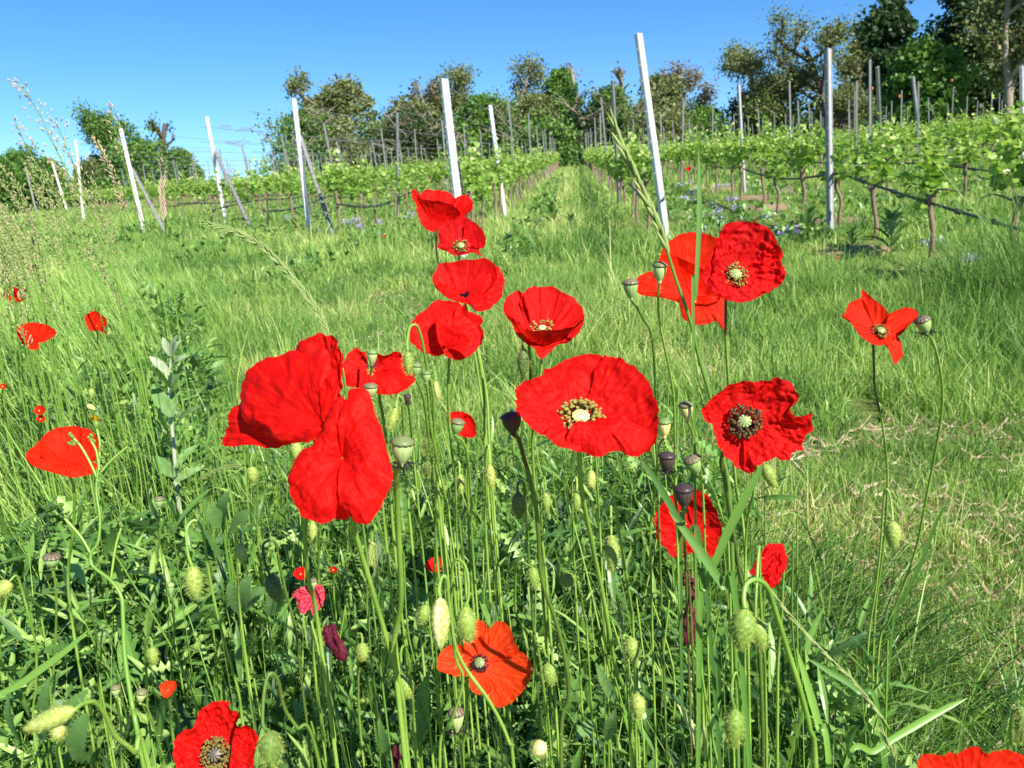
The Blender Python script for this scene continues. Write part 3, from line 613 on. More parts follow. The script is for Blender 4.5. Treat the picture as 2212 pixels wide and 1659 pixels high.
for i, x0 in enumerate(ROWS[15:18]): hose(['black hose in the third row right of the path', 'black hose in the fourth row right of the path', 'black hose in the fifth row right of the path'][i], [rowp(x0, 5+1.5*k, .44-.05*math.sin(k)) for k in range(12)], .012)
for i, x0 in enumerate(ROWS[:9]):
    for hi_, h in enumerate((1.35, 1.7, 2.02) if i else (1.15, 1.4, 1.65)):
        y0 = row_start(x0)+.2
        hose(f'thin trellis wire strung {LMH[hi_]} above {rowname(x0)}', [rowp(x0-.02, y0+6*k, h+random.gauss(0, .01)) for k in range(5)], .004, 'wire', 'trellis_wire', 'wire', f'trellis wires above {rlab(x0)}')
# dried tendrils left on the wires
for i, (px_, py_, D_, l) in enumerate(((478, 275, 19, 30), (512, 283, 19, 45), (488, 308, 19, 55), (660, 235, 13, 40), (975, 300, 12, 30), (1690, 410, 10, 25))):
    mb = MB()
    for k in range(4):
        A = at(px_+random.uniform(-8, 8), py_+random.uniform(-3, 3), D_); tube(mb, crom(np.array([A, A+RT*l*.4*D_/FPX+UP*random.gauss(0, .05), A+RT*l*D_/FPX*random.uniform(.7, 1)+UP*random.gauss(0, .08)]), 8), .006, 4, .5)
    o = mb.build('dry_tendril', M['palebark'], None, at(px_, py_, D_)); o.location = [float(v) for v in at(px_, py_, D_)]
    tag(o, ['small dry vine tendril high beside the white leaning post', 'dry vine tendril against the sky right of the white post', 'dry vine tendril lower beside the white leaning post', 'dry tendril on the wire at the strutted leaning post', 'dry tendril beside the post behind the topmost poppy', 'dry tendril near the perforated post'][i], 'tendril', 'dry vine tendrils')
for i, (x_, y_, D_) in enumerate(((1943, 207, 20), (2056, 173, 22), (1885, 190, 20), (1478, 364, 12))[:3]):
    mb = MB(); A = at(x_, y_, D_); lathe(mb, A-UP*.05, UP, [(0, .001, .5), (.003, .018, .5), (.07, .018, .5), (.075, .001, .5)], 6)
    o = mb.build('wire_clip', M['clip'], None, A); o.location = [float(v) for v in A]; tag(o, ['bright orange clip on a wire before the dark trees', 'orange clip on a wire higher up before the dark trees', 'small orange clip left of the dark trees'][i], 'clip', 'orange wire clips')
# lilac flowers and red clover on the banks
M['lilac'] = leafmat('lilac_petal', [(0, (.36, .28, .66)), (1, (.66, .58, .88))], .3, .6, .2); M['clover'] = leafmat('clover_red', [(0, (.30, .01, .02)), (1, (.5, .03, .03))], .2, .7, .2)
LIL = [(1490, 395), (1502, 430), (1515, 465), (1540, 460), (1552, 455), (1548, 478), (1520, 495), (1535, 440), (1580, 430), (1590, 448), (1690, 495), (1705, 497), (1724, 498), (1680, 508), (760, 482), (770, 476), (748, 479), (882, 470), (890, 462), (776, 490), (815, 480), (1495, 415), (1510, 405), (1550, 402), (1568, 400), (1478, 428), (905, 405), (2006, 525), (1470, 400), (2100, 560), (1655, 470), (690, 500), (620, 470)]
LIL.sort()
for i, (x_, y_) in enumerate(LIL):
    A = ghit(x_, y_+9); D_ = (A-CAM)@FW; Tp = at(x_, y_, D_); t = thing('lilac_flower', (f'{ordn(i-9)} fluffy lilac flower from the left on the bank right of the path' if x_ > 1200 else f'{ordn(i+1)} fluffy lilac flower from the left, in weeds left of the path'), 'flower', A, 'lilac flowers ' + ('right of the path' if x_ > 1200 else 'left of the path'))
    mb = MB(); tube(mb, np.array([A, (A+Tp)/2+[.02, 0, 0], Tp]), .003, 4); mb.build('stem', M['blade'], t)
    n = 70; pos = Tp+rng.normal(size=(n, 3))*[.036, .036, .02]; V, F, a = vscatter(pos, rng.normal(size=(n, 3))+[0, 0, .6], rng.uniform(.015, .032, n), rng.random(n))
    link('flower_head', mesh_np('flower_head', V-A, [F], a, smooth=False), M['lilac'], t)
for i, (x_, y_) in enumerate(sorted([(1600, 480), (1606, 474), (1613, 472), (1632, 480), (1642, 482), (1650, 478), (1588, 484), (1648, 490), (1577, 490), (1806, 560), (1560, 498), (1760, 540), (1740, 610), (2156, 622), (2170, 632), (1720, 620)])):
    A = ghit(x_, y_+9); D_ = (A-CAM)@FW; Tp = at(x_, y_, D_); t = thing('red_clover', f'{ordn(i+1)} dark red clover head from the left on the right hand bank', 'flower', A, 'red clover heads')
    mb = MB(); tube(mb, np.array([A, Tp]), .002, 4); mb.build('stem', M['blade'], t); mb = MB(); lathe(mb, Tp-UP*.01, UP, [(0, .004, .3), (.01, .013, .5), (.025, .011, .8), (.034, .002, 1)], 7); mb.build('flower_head', M['clover'], t)
# plumes of feathery grass at the left edge
def plume(label, pts, D_, e0, wd, group='feathery grass plumes', pink=.6, dens=1.0, mat='straw'):
    path = stem_path(pts, D_, D_+.15); t = thing('plume_grass', label, 'grass', path[-1], group); n = len(path)
    mb = MB(); tube(mb, path, np.linspace(.0006, .0019, n), 5, .72); mb.build('stem', M['blade'], t)
    P = crom(path, 300); cum = np.concatenate([[0], np.cumsum(np.linalg.norm(np.diff(P, axis=0), axis=1))]); T, N_, B_ = frames(P); mb = MB(); mt = MB()
    vis = e0*sum(math.hypot(pts[i+1][0]-pts[i][0], pts[i+1][1]-pts[i][1]) for i in range(len(pts)-1))*D_/FPX
    cnt = int(vis/.0032*dens)
    for k in range(cnt):
        u = (k+random.random())/cnt; j = int(np.clip(np.searchsorted(cum, u*vis), 0, 298)); spread = wd*(.12+.88*math.sin(min(1, u*1.15)*math.pi*.8))*random.random()
        th = random.uniform(0, 6.28); d = nrm(-T[j]*.9+(N_[j]*math.cos(th)+B_[j]*math.sin(th))*.7); Q_ = P[j]+d*spread
        if spread > wd*.2: spikes(mt, P[j][None]+T[j]*spread*.2, nrm(Q_-P[j]-T[j]*spread*.2)[None], float(np.linalg.norm(Q_-P[j]-T[j]*spread*.2)), .0007, .5)
        l = random.uniform(.006, .011); lathe(mb, Q_, nrm(d-T[j]*.5+rng.normal(size=3)*.25), [(0, .0004, pink), (l*.35, .0016, pink), (l*.75, .0011, pink+.15), (l, .0002, 1)], 4, random.random())
    mb.build('spikelets', M[mat], t)
    if mt.n: mt.build('twigs', M['ear'], t)
plume('tallest feathery pinkish grass plume against the sky at left', [(34, 176), (60, 205), (85, 245), (105, 290), (125, 330), (150, 380), (180, 430), (210, 500), (250, 600), (290, 720)], 1.5, .50, .055)
plume('feathery plume left of the tallest one, against the sky', [(30, 258), (45, 290), (62, 325), (85, 365), (110, 410), (150, 480), (200, 600)], 1.6, .55, .035)
plume('loose plume right of the tallest one with drooping husks', [(118, 262), (132, 290), (146, 325), (165, 370), (185, 420), (220, 520), (260, 640)], 1.6, .5, .06)
plume('plume over the treetops in front of the long leaning post', [(236, 226), (244, 250), (252, 285), (265, 340), (290, 430), (330, 560)], 1.8, .35, .03)
plume('narrow beige ear leaning before the vine leaves', [(204, 300), (218, 325), (232, 355), (246, 385), (262, 430), (300, 520), (350, 640)], 1.6, .45, .014, dens=1.6)
plume('upright beige ear right of the long leaning post', [(352, 350), (353, 375), (354, 410), (357, 460), (365, 560)], 1.7, .35, .014, dens=1.5)
random.seed(11)
for k in range(56):
    x0 = random.uniform(-70, 200) if k % 2 else random.uniform(-70, 70); y0 = random.uniform(335, 560)+max(0, (60-x0))*.2; D_ = random.uniform(1.4, 2.6); dx = random.uniform(60, 170); L_ = random.uniform(180, 300)
    plume('bleached grass head leaning left in the dense stand at the left edge', [(x0, y0), (x0+dx*.25, y0+L_*.2), (x0+dx*.5, y0+L_*.5), (x0+dx*.75, y0+L_), (x0+dx, y0+L_*1.6)], D_, random.uniform(.3, .5), random.uniform(.012, .035), 'bleached grass heads in the stand at left', .35, 1.0, 'bleached')
# ------------------------------------------------------------------ trees on the crest
M['leafgreen'] = leafmat('tree_leaf_green', [(0, (0.034, 0.085, 0.0204)), (.5, (0.0935, 0.196, 0.0374)), (1, (0.238, 0.374, 0.0765))], .35, .5, .3)
M['leafolive'] = leafmat('tree_leaf_olive', [(0, (0.058, 0.0798, 0.029)), (.5, (0.145, 0.181, 0.0653)), (1, (0.304, 0.319, 0.145))], .35, .55, .3)
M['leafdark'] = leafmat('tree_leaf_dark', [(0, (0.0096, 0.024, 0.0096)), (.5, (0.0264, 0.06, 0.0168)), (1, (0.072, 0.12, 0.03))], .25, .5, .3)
M['leafpink'] = leafmat('tree_leaf_brownish', [(0, (.12, .10, .065)), (.5, (.19, .17, .11)), (1, (.29, .26, .18))], .3, .6, .2)
LT = np.array([(-.35, 0, 0), (.35, 0, .05), (.3, 1, 0), (-.3, .95, .08)]); LTF = np.array([[0, 1, 2, 3]])
def tree(label, px_, ytop, wpx, D_, style, mat, bark='treebark', ybase=None, dens=1.0, leaf=.21, seed=0, bend=0, cat='tree', group='trees along the crest', name='tree', lowcrown=.25):
    random.seed(seed*13+5); rg = np.random.default_rng(seed+50)
    top = at(px_, ytop, D_); gx, gy = top[0], top[1]
    if ybase is not None: bx_, by_, _ = at(px_+bend, ybase, D_)
    else: bx_, by_ = at(px_+bend, 400, D_)[:2]
    zb = float(gz(bx_, by_)); H = top[2]-zb; Wd = wpx*D_/FPX
    t = thing(name, label, cat, (bx_, by_, zb), group); base = np.array([bx_, by_, zb-.2])
    mb = MB(); ends = []
    def grow(P, d, L, r, lev, maxlev):
        n = 5; pts = [P]; dd = d
        for k in range(n):
            dd = nrm(dd+np.array([random.gauss(0, .16), random.gauss(0, .16), random.gauss(.03, .10)])*(1 if lev else .5)); pts.append(pts[-1]+dd*L/n)
        pp = crom(np.array(pts), 8 if lev < 2 else 5); tube(mb, pp, np.linspace(r, r*.55, len(pp)), 6 if lev < 2 else 4, .5, False)
        if lev >= 1: ends.append((pp[len(pp)//2], lev)); ends.append((pp[-1], lev))
        if lev < maxlev:
            for k in range(random.choice((3, 4)) if lev else 7):
                u = random.uniform(.35, 1) if lev else .35+.65*(k+.5)/7; b = pp[int(u*(len(pp)-1))]; th = random.uniform(0, 6.28); sp = .9 if lev == 0 else .8
                nd = nrm(dd*(.75 if style != 'bush' else .4)+np.array([math.cos(th), math.sin(th), random.uniform(-.1, .4)])*sp); grow(b, nd, L*(.72 if style in ('leafy', 'dark') else 1)*random.uniform(.42, .62)*(Wd/H*1.1 if lev == 0 else 1)*(1.15 if lev == 0 else 1), r*.56, lev+1, maxlev)
    axis = np.array([top[0]-bx_, top[1]-by_, H]); grow(base, nrm(axis), H*.86, max(.13, H*.028), 0, 4 if style in ('semi', 'bare') else 3)
    mb.build('trunk', M[bark], t)
    E_ = np.array([e[0] for e in ends]); c = base+nrm(axis)*H*.62
    n = int(dens*{'leafy': 15000, 'semi': 5200, 'bare': 700, 'bush': 9000, 'dark': 16000}[style])
    if style in ('leafy', 'dark', 'bush'):
        # clumps spread over an irregular crown
        K = int(20+Wd*4); cc = []
        for k in range(K*2):
            th = random.uniform(0, 6.28); ph = random.uniform(lowcrown, 1.0); rad = Wd/2*math.sin(math.pi*min(1, (ph-lowcrown*.6)/(1-lowcrown*.6))**.75)**.6*random.uniform(.35, 1.0)
            cc.append((base+axis*ph*.97+np.array([math.cos(th)*rad, math.sin(th)*rad, 0]), random.uniform(.4, 1.15)*min(1.4, Wd*.17+.35), random.gauss(0, .14)))
        ci = rg.integers(0, len(cc), n); cp = np.array([q_[0] for q_ in cc])[ci]; cr = np.array([q_[1] for q_ in cc])[ci]; cv = np.array([q_[2] for q_ in cc])[ci]
        u = nrm(rg.normal(size=(n, 3))); pos = cp+u*(cr*rg.random(n)**.45)[:, None]*[1, 1, .75]; v = .5+cv+.12*rg.normal(size=n)
        ei = rg.integers(0, len(E_), n//5); E2 = E_[np.hypot(*(E_-c)[:, :2].T) < Wd*.45+.3] if (np.hypot(*(E_-c)[:, :2].T) < Wd*.45+.3).any() else E_; pos[:n//5] = E2[ei % len(E2)]+rg.normal(size=(n//5, 3))*.4
    else:
        ei = rg.integers(0, len(E_), n); pos = E_[ei]+rg.normal(size=(n, 3))*(.42 if style == 'semi' else .25); v = .5+.2*rg.normal(size=n)
    pos[:, 2] = np.maximum(pos[:, 2], gz(pos[:, 0], pos[:, 1])+.1)
    d = nrm(rg.normal(size=(n, 3))); S = nrm(np.cross(d, rg.normal(size=(n, 3)))); U_ = np.cross(S, d); sz = leaf*(.75 if style == 'semi' else 1)*rg.uniform(.6, 1.4, n)
    V = pos[:, None]+sz[:, None, None]*(S[:, None]*LT[None, :, 0, None]+d[:, None]*LT[None, :, 1, None]+U_[:, None]*LT[None, :, 2, None])
    link('crown', mesh_np('crown', V.reshape(-1, 3)-np.array(t.location), [((np.arange(n)*4)[:, None]+np.arange(4)[None])], np.clip(np.repeat(v, 4), 0, 1), smooth=False), M[mat], t)
TREES = [
 ('broad olive green tree left of the middle, crown right of the strutted post', 745, 172, 215, 70, 'leafy', 'leafolive', {}),
 ('leafy olive tree overlapping the broad one at its left foot', 685, 210, 120, 69, 'leafy', 'leafolive', {}),
 ('bare brownish tree between two leafy crowns left of the topmost poppy', 868, 172, 110, 71, 'bare', 'leafpink', dict(bark='palebark', dens=2.2)),
 ('olive tree with a thin top behind the leaning middle posts', 985, 165, 120, 72, 'semi', 'leafolive', dict(dens=2.2)),
 ('darker green tree behind the leaning middle posts', 1035, 200, 130, 68, 'leafy', 'leafgreen', {}),
 ('green tree low behind the bare brownish one', 905, 225, 170, 67, 'leafy', 'leafolive', {}),
 ('slender half bare tree leaning left above the end of the path', 1125, 120, 100, 70, 'semi', 'leafolive', dict(bark='palebark', bend=45, dens=1.4)),
 ('bright green round topped tree above the end of the path', 1212, 148, 95, 71, 'leafy', 'leafgreen', dict(lowcrown=.45)),
 ('bare grey branched tree right of the bright green one', 1258, 100, 85, 73, 'bare', 'leafpink', dict(bark='palebark', dens=.6)),
 ('yellowish tree with a tall trunk left of the path end', 1165, 205, 90, 66, 'leafy', 'leafolive', dict(dens=.8, lowcrown=.4)),
 ('dark round bush closing the end of the grassy path', 1195, 288, 90, 64, 'bush', 'leafgreen', {}),
 ('green tree left of the tall white post', 1322, 185, 110, 68, 'leafy', 'leafgreen', {}),
 ('bare dead tree top peeping left of the tall white post', 1340, 105, 70, 72, 'bare', 'leafpink', dict(bark='palebark', dens=.4)),
 ('green tree right behind the tall white post', 1415, 165, 110, 69, 'leafy', 'leafolive', {}),
 ('twiggy brownish tree right of the tall white post', 1500, 122, 110, 72, 'semi', 'leafpink', dict(dens=1.4)),
 ('airy olive tree on a crooked trunk right of the twiggy one', 1585, 75, 120, 66, 'semi', 'leafolive', dict(bend=80, dens=1.5, bark='treebark')),
 ('low spreading tree under the airy olive tree', 1655, 205, 130, 66, 'semi', 'leafolive', dict(dens=1.2)),
 ('tall half bare tree left of the perforated post', 1775, 25, 150, 62, 'semi', 'leafolive', dict(bend=45, dens=1.2, bark='darkbark')),
 ('tall dark limbed tree right of the perforated post', 1860, 5, 130, 62, 'semi', 'leafolive', dict(bend=-60, dens=1.3, bark='darkbark')),
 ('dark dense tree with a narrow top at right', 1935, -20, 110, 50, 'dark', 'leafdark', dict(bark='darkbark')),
 ('bright green tree in front of the dark ones at right', 2000, 95, 150, 47, 'leafy', 'leafgreen', dict(dens=1.3, bark='darkbark')),
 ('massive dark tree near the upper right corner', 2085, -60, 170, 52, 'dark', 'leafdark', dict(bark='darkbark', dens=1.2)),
 ('old lichen covered tree with bare limbs at the right edge', 2175, -60, 170, 44, 'semi', 'leafolive', dict(bark='palebark', dens=1.6)),
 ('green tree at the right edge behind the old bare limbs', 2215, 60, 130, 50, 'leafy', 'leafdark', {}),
 ('green tree under the airy top at left, rising over the posts', 250, 235, 90, 78, 'semi', 'leafgreen', dict(dens=2.6)),
 ('dense green tree at left behind the long leaning post', 290, 300, 190, 74, 'leafy', 'leafgreen', {}),
 ('thin bare shrub sticking up from the left trees', 330, 205, 70, 76, 'bare', 'leafgreen', dict(dens=1.0, bark='darkbark')),
 ('rounded green tree at the left edge', 25, 325, 130, 75, 'leafy', 'leafgreen', {}),
 ('green tree second from the left edge', 100, 340, 110, 74, 'leafy', 'leafgreen', {}),
 ('low green tree right of the dense left one', 385, 325, 90, 76, 'leafy', 'leafgreen', {}),
 ('pale low tree between the left trees', 190, 350, 110, 78, 'leafy', 'leafolive', {}),
]
for i, (lab, x_, yt, w_, D_, st, mt_, kw) in enumerate(TREES): tree(lab, x_, yt, w_, D_, st, mt_, seed=i, **kw)
for i, x_ in enumerate(range(640, 2230, 88)):
    if 1190 < x_ < 1250: continue
    yt = 262-(x_-640)*.045+((i*37) % 50)-15
    tree(f'{ordn(i+1)} low rounded bush from the left in the hedge along the crest', x_, yt, 160, 65+(i % 3)*2, 'bush', ['leafgreen', 'leafolive', 'leafgreen', 'leafdark'][i % 4], seed=60+i, dens=.55, group='hedge bushes along the crest', name='bush', cat='bush', lowcrown=.05)
# small house behind the crest trees
A = at(710, 345, 74); zb = float(gz(A[0], A[1])); t = thing('house', 'small red roofed house mostly hidden behind the left middle trees', 'house', (A[0], A[1], zb))
M['plaster'] = plain('plaster', (.45, .36, .3)); M['tile'] = plain('roof_tile', (.36, .14, .10)); zt = A[2]
mb = MB(); w_, l_ = 1.3, 2.0; hh = zt-.1-zb
mb.add([(A[0]+sx*w_, A[1]+sy*l_, zb+z_*hh) for z_ in (0, 1) for sx, sy in ((-1, -1), (1, -1), (1, 1), (-1, 1))], [[0, 1, 5, 4], [1, 2, 6, 5], [2, 3, 7, 6], [3, 0, 4, 7]])
mb.add([(A[0]-w_, A[1]-l_, zb+hh), (A[0]+w_, A[1]-l_, zb+hh), (A[0], A[1]-l_, zb+hh+.75)], [[0, 1, 2]]); mb.build('wall', M['plaster'], t, smooth=False)
mb = MB()
for s_ in (-1, 1):
    a_ = np.array([(A[0]+s_*w_*1.15, A[1]-l_*1.08, zb+hh-.1), (A[0], A[1]-l_*1.08, zb+hh+.8), (A[0], A[1]+l_, zb+hh+.8), (A[0]+s_*w_*1.15, A[1]+l_, zb+hh-.1)]); mb.add(np.vstack([a_, a_+[0, 0, .1]]), [[0, 1, 2, 3], [4, 5, 6, 7], [0, 1, 5, 4], [2, 3, 7, 6], [0, 3, 7, 4], [1, 2, 6, 5]])
mb.build('roof', M['tile'], t, smooth=False)
# ------------------------------------------------------------------ poppies
def petal(pts, base, n, D, h0, h1, dh, k, crumple, frill, seed, NS=54, NT=30):
    """pts: rim points in layout pixels (x, y[, extra height]); n: flower axis in the camera frame; heights in pixels along n"""
    sc = D/FPX; n = nrm(n); bx, by = base
    P = [(p[0], p[1], p[2] if len(p) > 2 else 0.0) for p in pts]
    rim = crom(P, NS)
    dx = rim[:, 0]-bx; dy = by-rim[:, 1]
    h = h0+h1*dy+dh+rim[:, 2]
    z = (h-n[0]*dx-n[1]*dy)/max(n[2], .35)
    size = max(np.hypot(dx, dy).max(), 1)
    z = np.clip(z, -1.15*size, 1.15*size)
    W = np.array([at(rim[i, 0], rim[i, 1], D-z[i]*sc) for i in range(NS)])
    B = at(bx, by, D); nw = RT*n[0]+UP*n[1]-FW*n[2]
    s = np.linspace(0, 1, NS); t = np.linspace(0.02, 1, NT)
    tt = t[None, :]*np.ones((NS, 1))
    fr = np.array([noise.noise(Vector((q*9+seed*3.1, seed, 0)))*1.0+noise.noise(Vector((q*26, seed*2.7, 3)))*.55 for q in s])*frill
    R = W-B
    S = B+R[:, None]*(tt*(1+fr[:, None]*tt**3))[..., None] - nw*(k*sc*4*tt*(1-tt))[..., None]
    # crumpling along the local normal
    du = np.gradient(S, axis=0); dv = np.gradient(S, axis=1); nn = nrm(np.cross(du, dv))
    L = size*sc; disp = np.zeros((NS, NT))
    for i in range(NS):
        for j in range(NT):
            q = S[i, j]; l = q/L
            a = Vector((float(l[0])*2.6+seed, float(l[1])*2.6, float(l[2])*2.6))
            c = (1-abs(noise.noise(a*1.2))*2.2)*.40+(1-abs(noise.noise(a*2.7))*2.2)*.30+(1-abs(noise.noise(a*5.5))*2)*.17+(1-abs(noise.noise(a*11))*2)*.05
            pl = noise.noise(Vector((s[i]*11+seed*5, t[j]*1.1, seed)))*.6+noise.noise(Vector((s[i]*25, t[j]*2, seed+9)))*.30+noise.noise(Vector((s[i]*52, t[j]*1.5, seed+3)))*.16
            rp = noise.noise(Vector((s[i]*5+seed*7, 1.5, seed)))*1.3
            disp[i, j] = (crumple*(c-.4)*min(1, t[j]*1.8)+.045*pl*t[j]+frill*1.2*rp*t[j]**3)*L
    S = S+nn*disp[..., None]
    i = np.arange(NS-1)[:, None]*NT; j = np.arange(NT-1)[None]
    F = np.stack([i+j, i+j+1, i+NT+j+1, i+NT+j], -1).reshape(-1, 4)
    uv = np.stack([np.repeat(s, NT), np.tile(t, NS)], -1)
    return S.reshape(-1, 3), F, uv
def split4(outline, base, npet=4, over=.14):
    """cut a closed outline into overlapping petal rims"""
    P = np.asarray(outline, float); Q = crom(np.vstack([P, P[:1]]), 121)[:-1]
    res = []
    for q in range(npet):
        a = q/npet-over/2+.06; b = (q+1)/npet+over/2+.06
        idx = (np.linspace(a, b, 12)*120).round().astype(int) % 120
        res.append([tuple(v) for v in Q[idx]])
    return res
def stem(parent, path, r, hair=420, hl=.0030, a=.74, dark_top=0):
    mb = MB(); n = len(path)
    av = np.full(n, a)+np.array([noise.noise(Vector((p[0]*30, p[1]*30, p[2]*30)))*.2 for p in path])
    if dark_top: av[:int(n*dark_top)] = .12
    tube(mb, path, np.linspace(r*.95, r*1.25, n), 7, np.clip(av, 0, 1))
    if hair: stem_hairs(mb, path, r, hair, hl, .00032, .85)
    return mb.build('stem', M['stem'], parent)
def center(parent, B, nw, rc, rs, ov=.95, an=.8, count=70, sc=1, ovh=1.0, ray=None):
    """ovary with rayed disc, ring of stamens"""
    k = 20; mb = MB()
    rays = lambda th, h: 1+.05*np.cos(th*10)
    lathe(mb, B, nw, [(0, rc*.5, ov-.2), (rc*.5*ovh, rc*.85, ov-.1), (rc*1.1*ovh, rc*.92, ov-.08), (rc*1.25*ovh, rc*1.05, ov)], k, .5)
    A = np.where(np.arange(k) % 2 == 0, ov, ray if ray is not None else ov-.7)
    lathe(mb, B, nw, [(rc*1.22*ovh, rc*1.12, A), (rc*1.38*ovh, rc*.9, A), (rc*1.6*ovh, rc*.3, A), (rc*1.62*ovh, 0.0001, ov-.3)], k, .5, rays)
    mb.build('seed_pod', M['capsule'], parent)
    mb = MB(); X = nrm(np.cross(nw, RT+.1*UP)); Y = np.cross(nw, X)
    for i in range(count):
        th = random.uniform(0, 2*math.pi); rr = rs*random.uniform(.5, 1.05); hh = rs*random.uniform(.25, .75)*(1.25-rr/rs*.6)
        d = X*math.cos(th)+Y*math.sin(th)
        p0 = B+d*rc*.5; p2 = B+d*rr+nw*hh; p1 = (p0+p2)/2+d*rs*.12
        tube(mb, np.array([p0, p1, p2]), rs*.016, 3, .2, False)
        e = nrm(np.array([random.gauss(0, 1) for _ in range(3)])); s_ = rs*random.uniform(.08, .14)
        lathe(mb, p2-e*s_, e, [(0, s_*.15, an), (s_*.4, s_*.62, an*random.uniform(.7, 1)), (s_*1.5, s_*.6, an), (s_*2, s_*.1, an)], 5)
    mb.build('stamens', M['anther'], parent)
def poppy(label, D, base, n, petals, mat, stempts=None, cen=None, h0=0, h1=.25, k=20, crumple=.05, frill=.045, stem_r=.0015, D1=None, group='red poppies in bloom', seed=None, hair=420, stem_a=.74, dark_top=0, name='poppy_flower', cat='poppy'):
    """petals: list of rims, or dicts(rim, dh, k, mat); base in layout px"""
    B = at(base[0], base[1], D); g = stem_path(stempts, D, D1 or D+.12) if stempts else None
    loc = g[-1] if g is not None else B
    t = thing(name, label, cat, loc, group)
    n = nrm(n); nw = RT*n[0]+UP*n[1]-FW*n[2]
    seed = seed if seed is not None else len(label)*1.37+base[0]*.013
    for q, pt in enumerate(petals):
        if not isinstance(pt, dict): pt = dict(rim=pt)
        V, F, uv = petal(pt['rim'], pt.get('base', base), pt.get('n', n), D, pt.get('h0', h0), pt.get('h1', h1), pt.get('dh', (q % 2)*4.0), pt.get('k', k), pt.get('crumple', crumple), pt.get('frill', frill), seed+q*1.7, NS=84 if D < .72 else (60 if D < 1 else 30), NT=46 if D < .72 else (32 if D < 1 else 16))
        link('petal', mesh_np('petal', V-np.array(t.location), [F], None, uv), M[pt.get('mat', mat)], t)
    if cen:
        sc = D/FPX; center(t, B+nw*cen.get('up', 4)*sc, nw, cen['rc']*.88*sc, cen['rs']*sc, cen.get('ov', .95), cen.get('an', .8), int(cen.get('count', 70)*1.5), ray=cen.get('ray'), ovh=cen.get('ovh', 1))
    if g is not None: stem(t, g, stem_r, hair if D < 1.2 else 0, a=stem_a, dark_top=dark_top)
    return t
def q(off, pts):
    ox, oy = off; return [((p[0]/3+ox, p[1]/3+oy)+tuple(p[2:])) for p in pts]
O1, O2, O3 = (0, 0), (737.3, 0), (1474.7, 0)
O4, O5, O6 = (0, 553), (737.3, 553), (1474.7, 553)
O7, O8, O9 = (0, 1106), (737.3, 1106), (1474.7, 1106)
def q1(o, x, y): return (x/3+o[0], y/3+o[1])

# big open poppy right of centre, seen from above
poppy('largest open poppy in the middle, its yellow pod and olive stamens showing', .50, q1(O5, 1545, 1085), (.05, .72, .69), [
    dict(rim=q(O5, [(1135, 1020), (1130, 900), (1150, 850), (1200, 795), (1310, 765), (1330, 730), (1440, 670), (1560, 635), (1680, 650), (1730, 720)]), dh=0),
    dict(rim=q(O5, [(1660, 690), (1700, 648), (1760, 655), (1830, 675), (1950, 760), (2030, 880), (2065, 1000), (2070, 1080), (2050, 1200), (2000, 1270)]), dh=6, crumple=.07),
    dict(rim=q(O5, [(2040, 1180), (1960, 1285), (1880, 1300), (1800, 1265), (1740, 1270), (1640, 1300), (1540, 1260), (1440, 1240)]), dh=0, k=-38),
    dict(rim=q(O5, [(1560, 1262), (1420, 1235), (1330, 1170), (1240, 1120), (1180, 1070), (1130, 1000), (1128, 930)]), dh=8, k=-10)],
    'scarlet_blotch', [q1(O5, 1545, 1130), (1252, 980), (1257, 1060), (1280, 1180), (1303, 1290), (1330, 1440), (1362, 1560)], dict(rc=19, rs=50, ov=1.0, an=.85, count=120, ray=.97), h0=30, h1=.27, k=26, crumple=.06, D1=.72, stem_r=.0017)
# two big crumpled flowers on the left
poppy('biggest crumpled poppy at upper left of the cluster, turned away and creased', .48, (703, 925), (-.45, .42, .79), [
    dict(rim=q(O4, [(2060, 1180), (1900, 1215), (1750, 1243), (1650, 1222), (1480, 1238), (1446, 1180), (1470, 1100), (1500, 1030), (1580, 920)]), dh=-22, k=6, crumple=.05),
    dict(rim=q(O4, [(1880, 640), (1920, 590), (1960, 545), (2060, 515), (2140, 515), (2205, 548), (2222, 640), (2215, 780), (2200, 900), (2205, 1020)]), dh=-35, k=15, crumple=.09, frill=.05),
    dict(rim=q(O4, [(2085, 1110), (2010, 1190), (1880, 1212), (1760, 1200), (1640, 1120), (1575, 1020), (1548, 880), (1600, 780), (1680, 700), (1800, 640), (1900, 615), (2000, 640), (2080, 620), (2125, 640), (2135, 760)]), dh=5, k=-24, crumple=.06)],
    'scarlet', [(700, 935), (662, 1120), (660, 1180), (668, 1260), (690, 1370)], None, h0=25, h1=.05, crumple=.08, D1=.66)
poppy('tall folded poppy below the biggest one, deep dark crease down its middle', .46, (741, 990), (-.1, .3, .95), [
    dict(rim=[(748, 865), (735, 858), (712, 893), (690, 932), (668, 962), (640, 980), (626, 1012), (624, 1055), (650, 1108), (690, 1126), (722, 1118), (735, 1090)], dh=16, k=-28, crumple=.07),
    dict(rim=[(742, 880), (760, 842), (785, 848), (803, 882), (815, 902), (832, 955), (846, 1010), (842, 1050), (826, 1090), (804, 1125), (790, 1133), (765, 1126), (742, 1100)], dh=20, k=-34, crumple=.07),
    dict(rim=[(700, 900), (725, 880), (760, 870), (765, 1000), (755, 1110), (710, 1110), (690, 1000)], dh=-15, k=0, crumple=.03)],
    'scarlet', [(745, 1000), (760, 1120), (800, 1260), (835, 1380), (868, 1500), (882, 1650)], None, h0=0, h1=0, crumple=.08, D1=.62, stem_r=.0016)
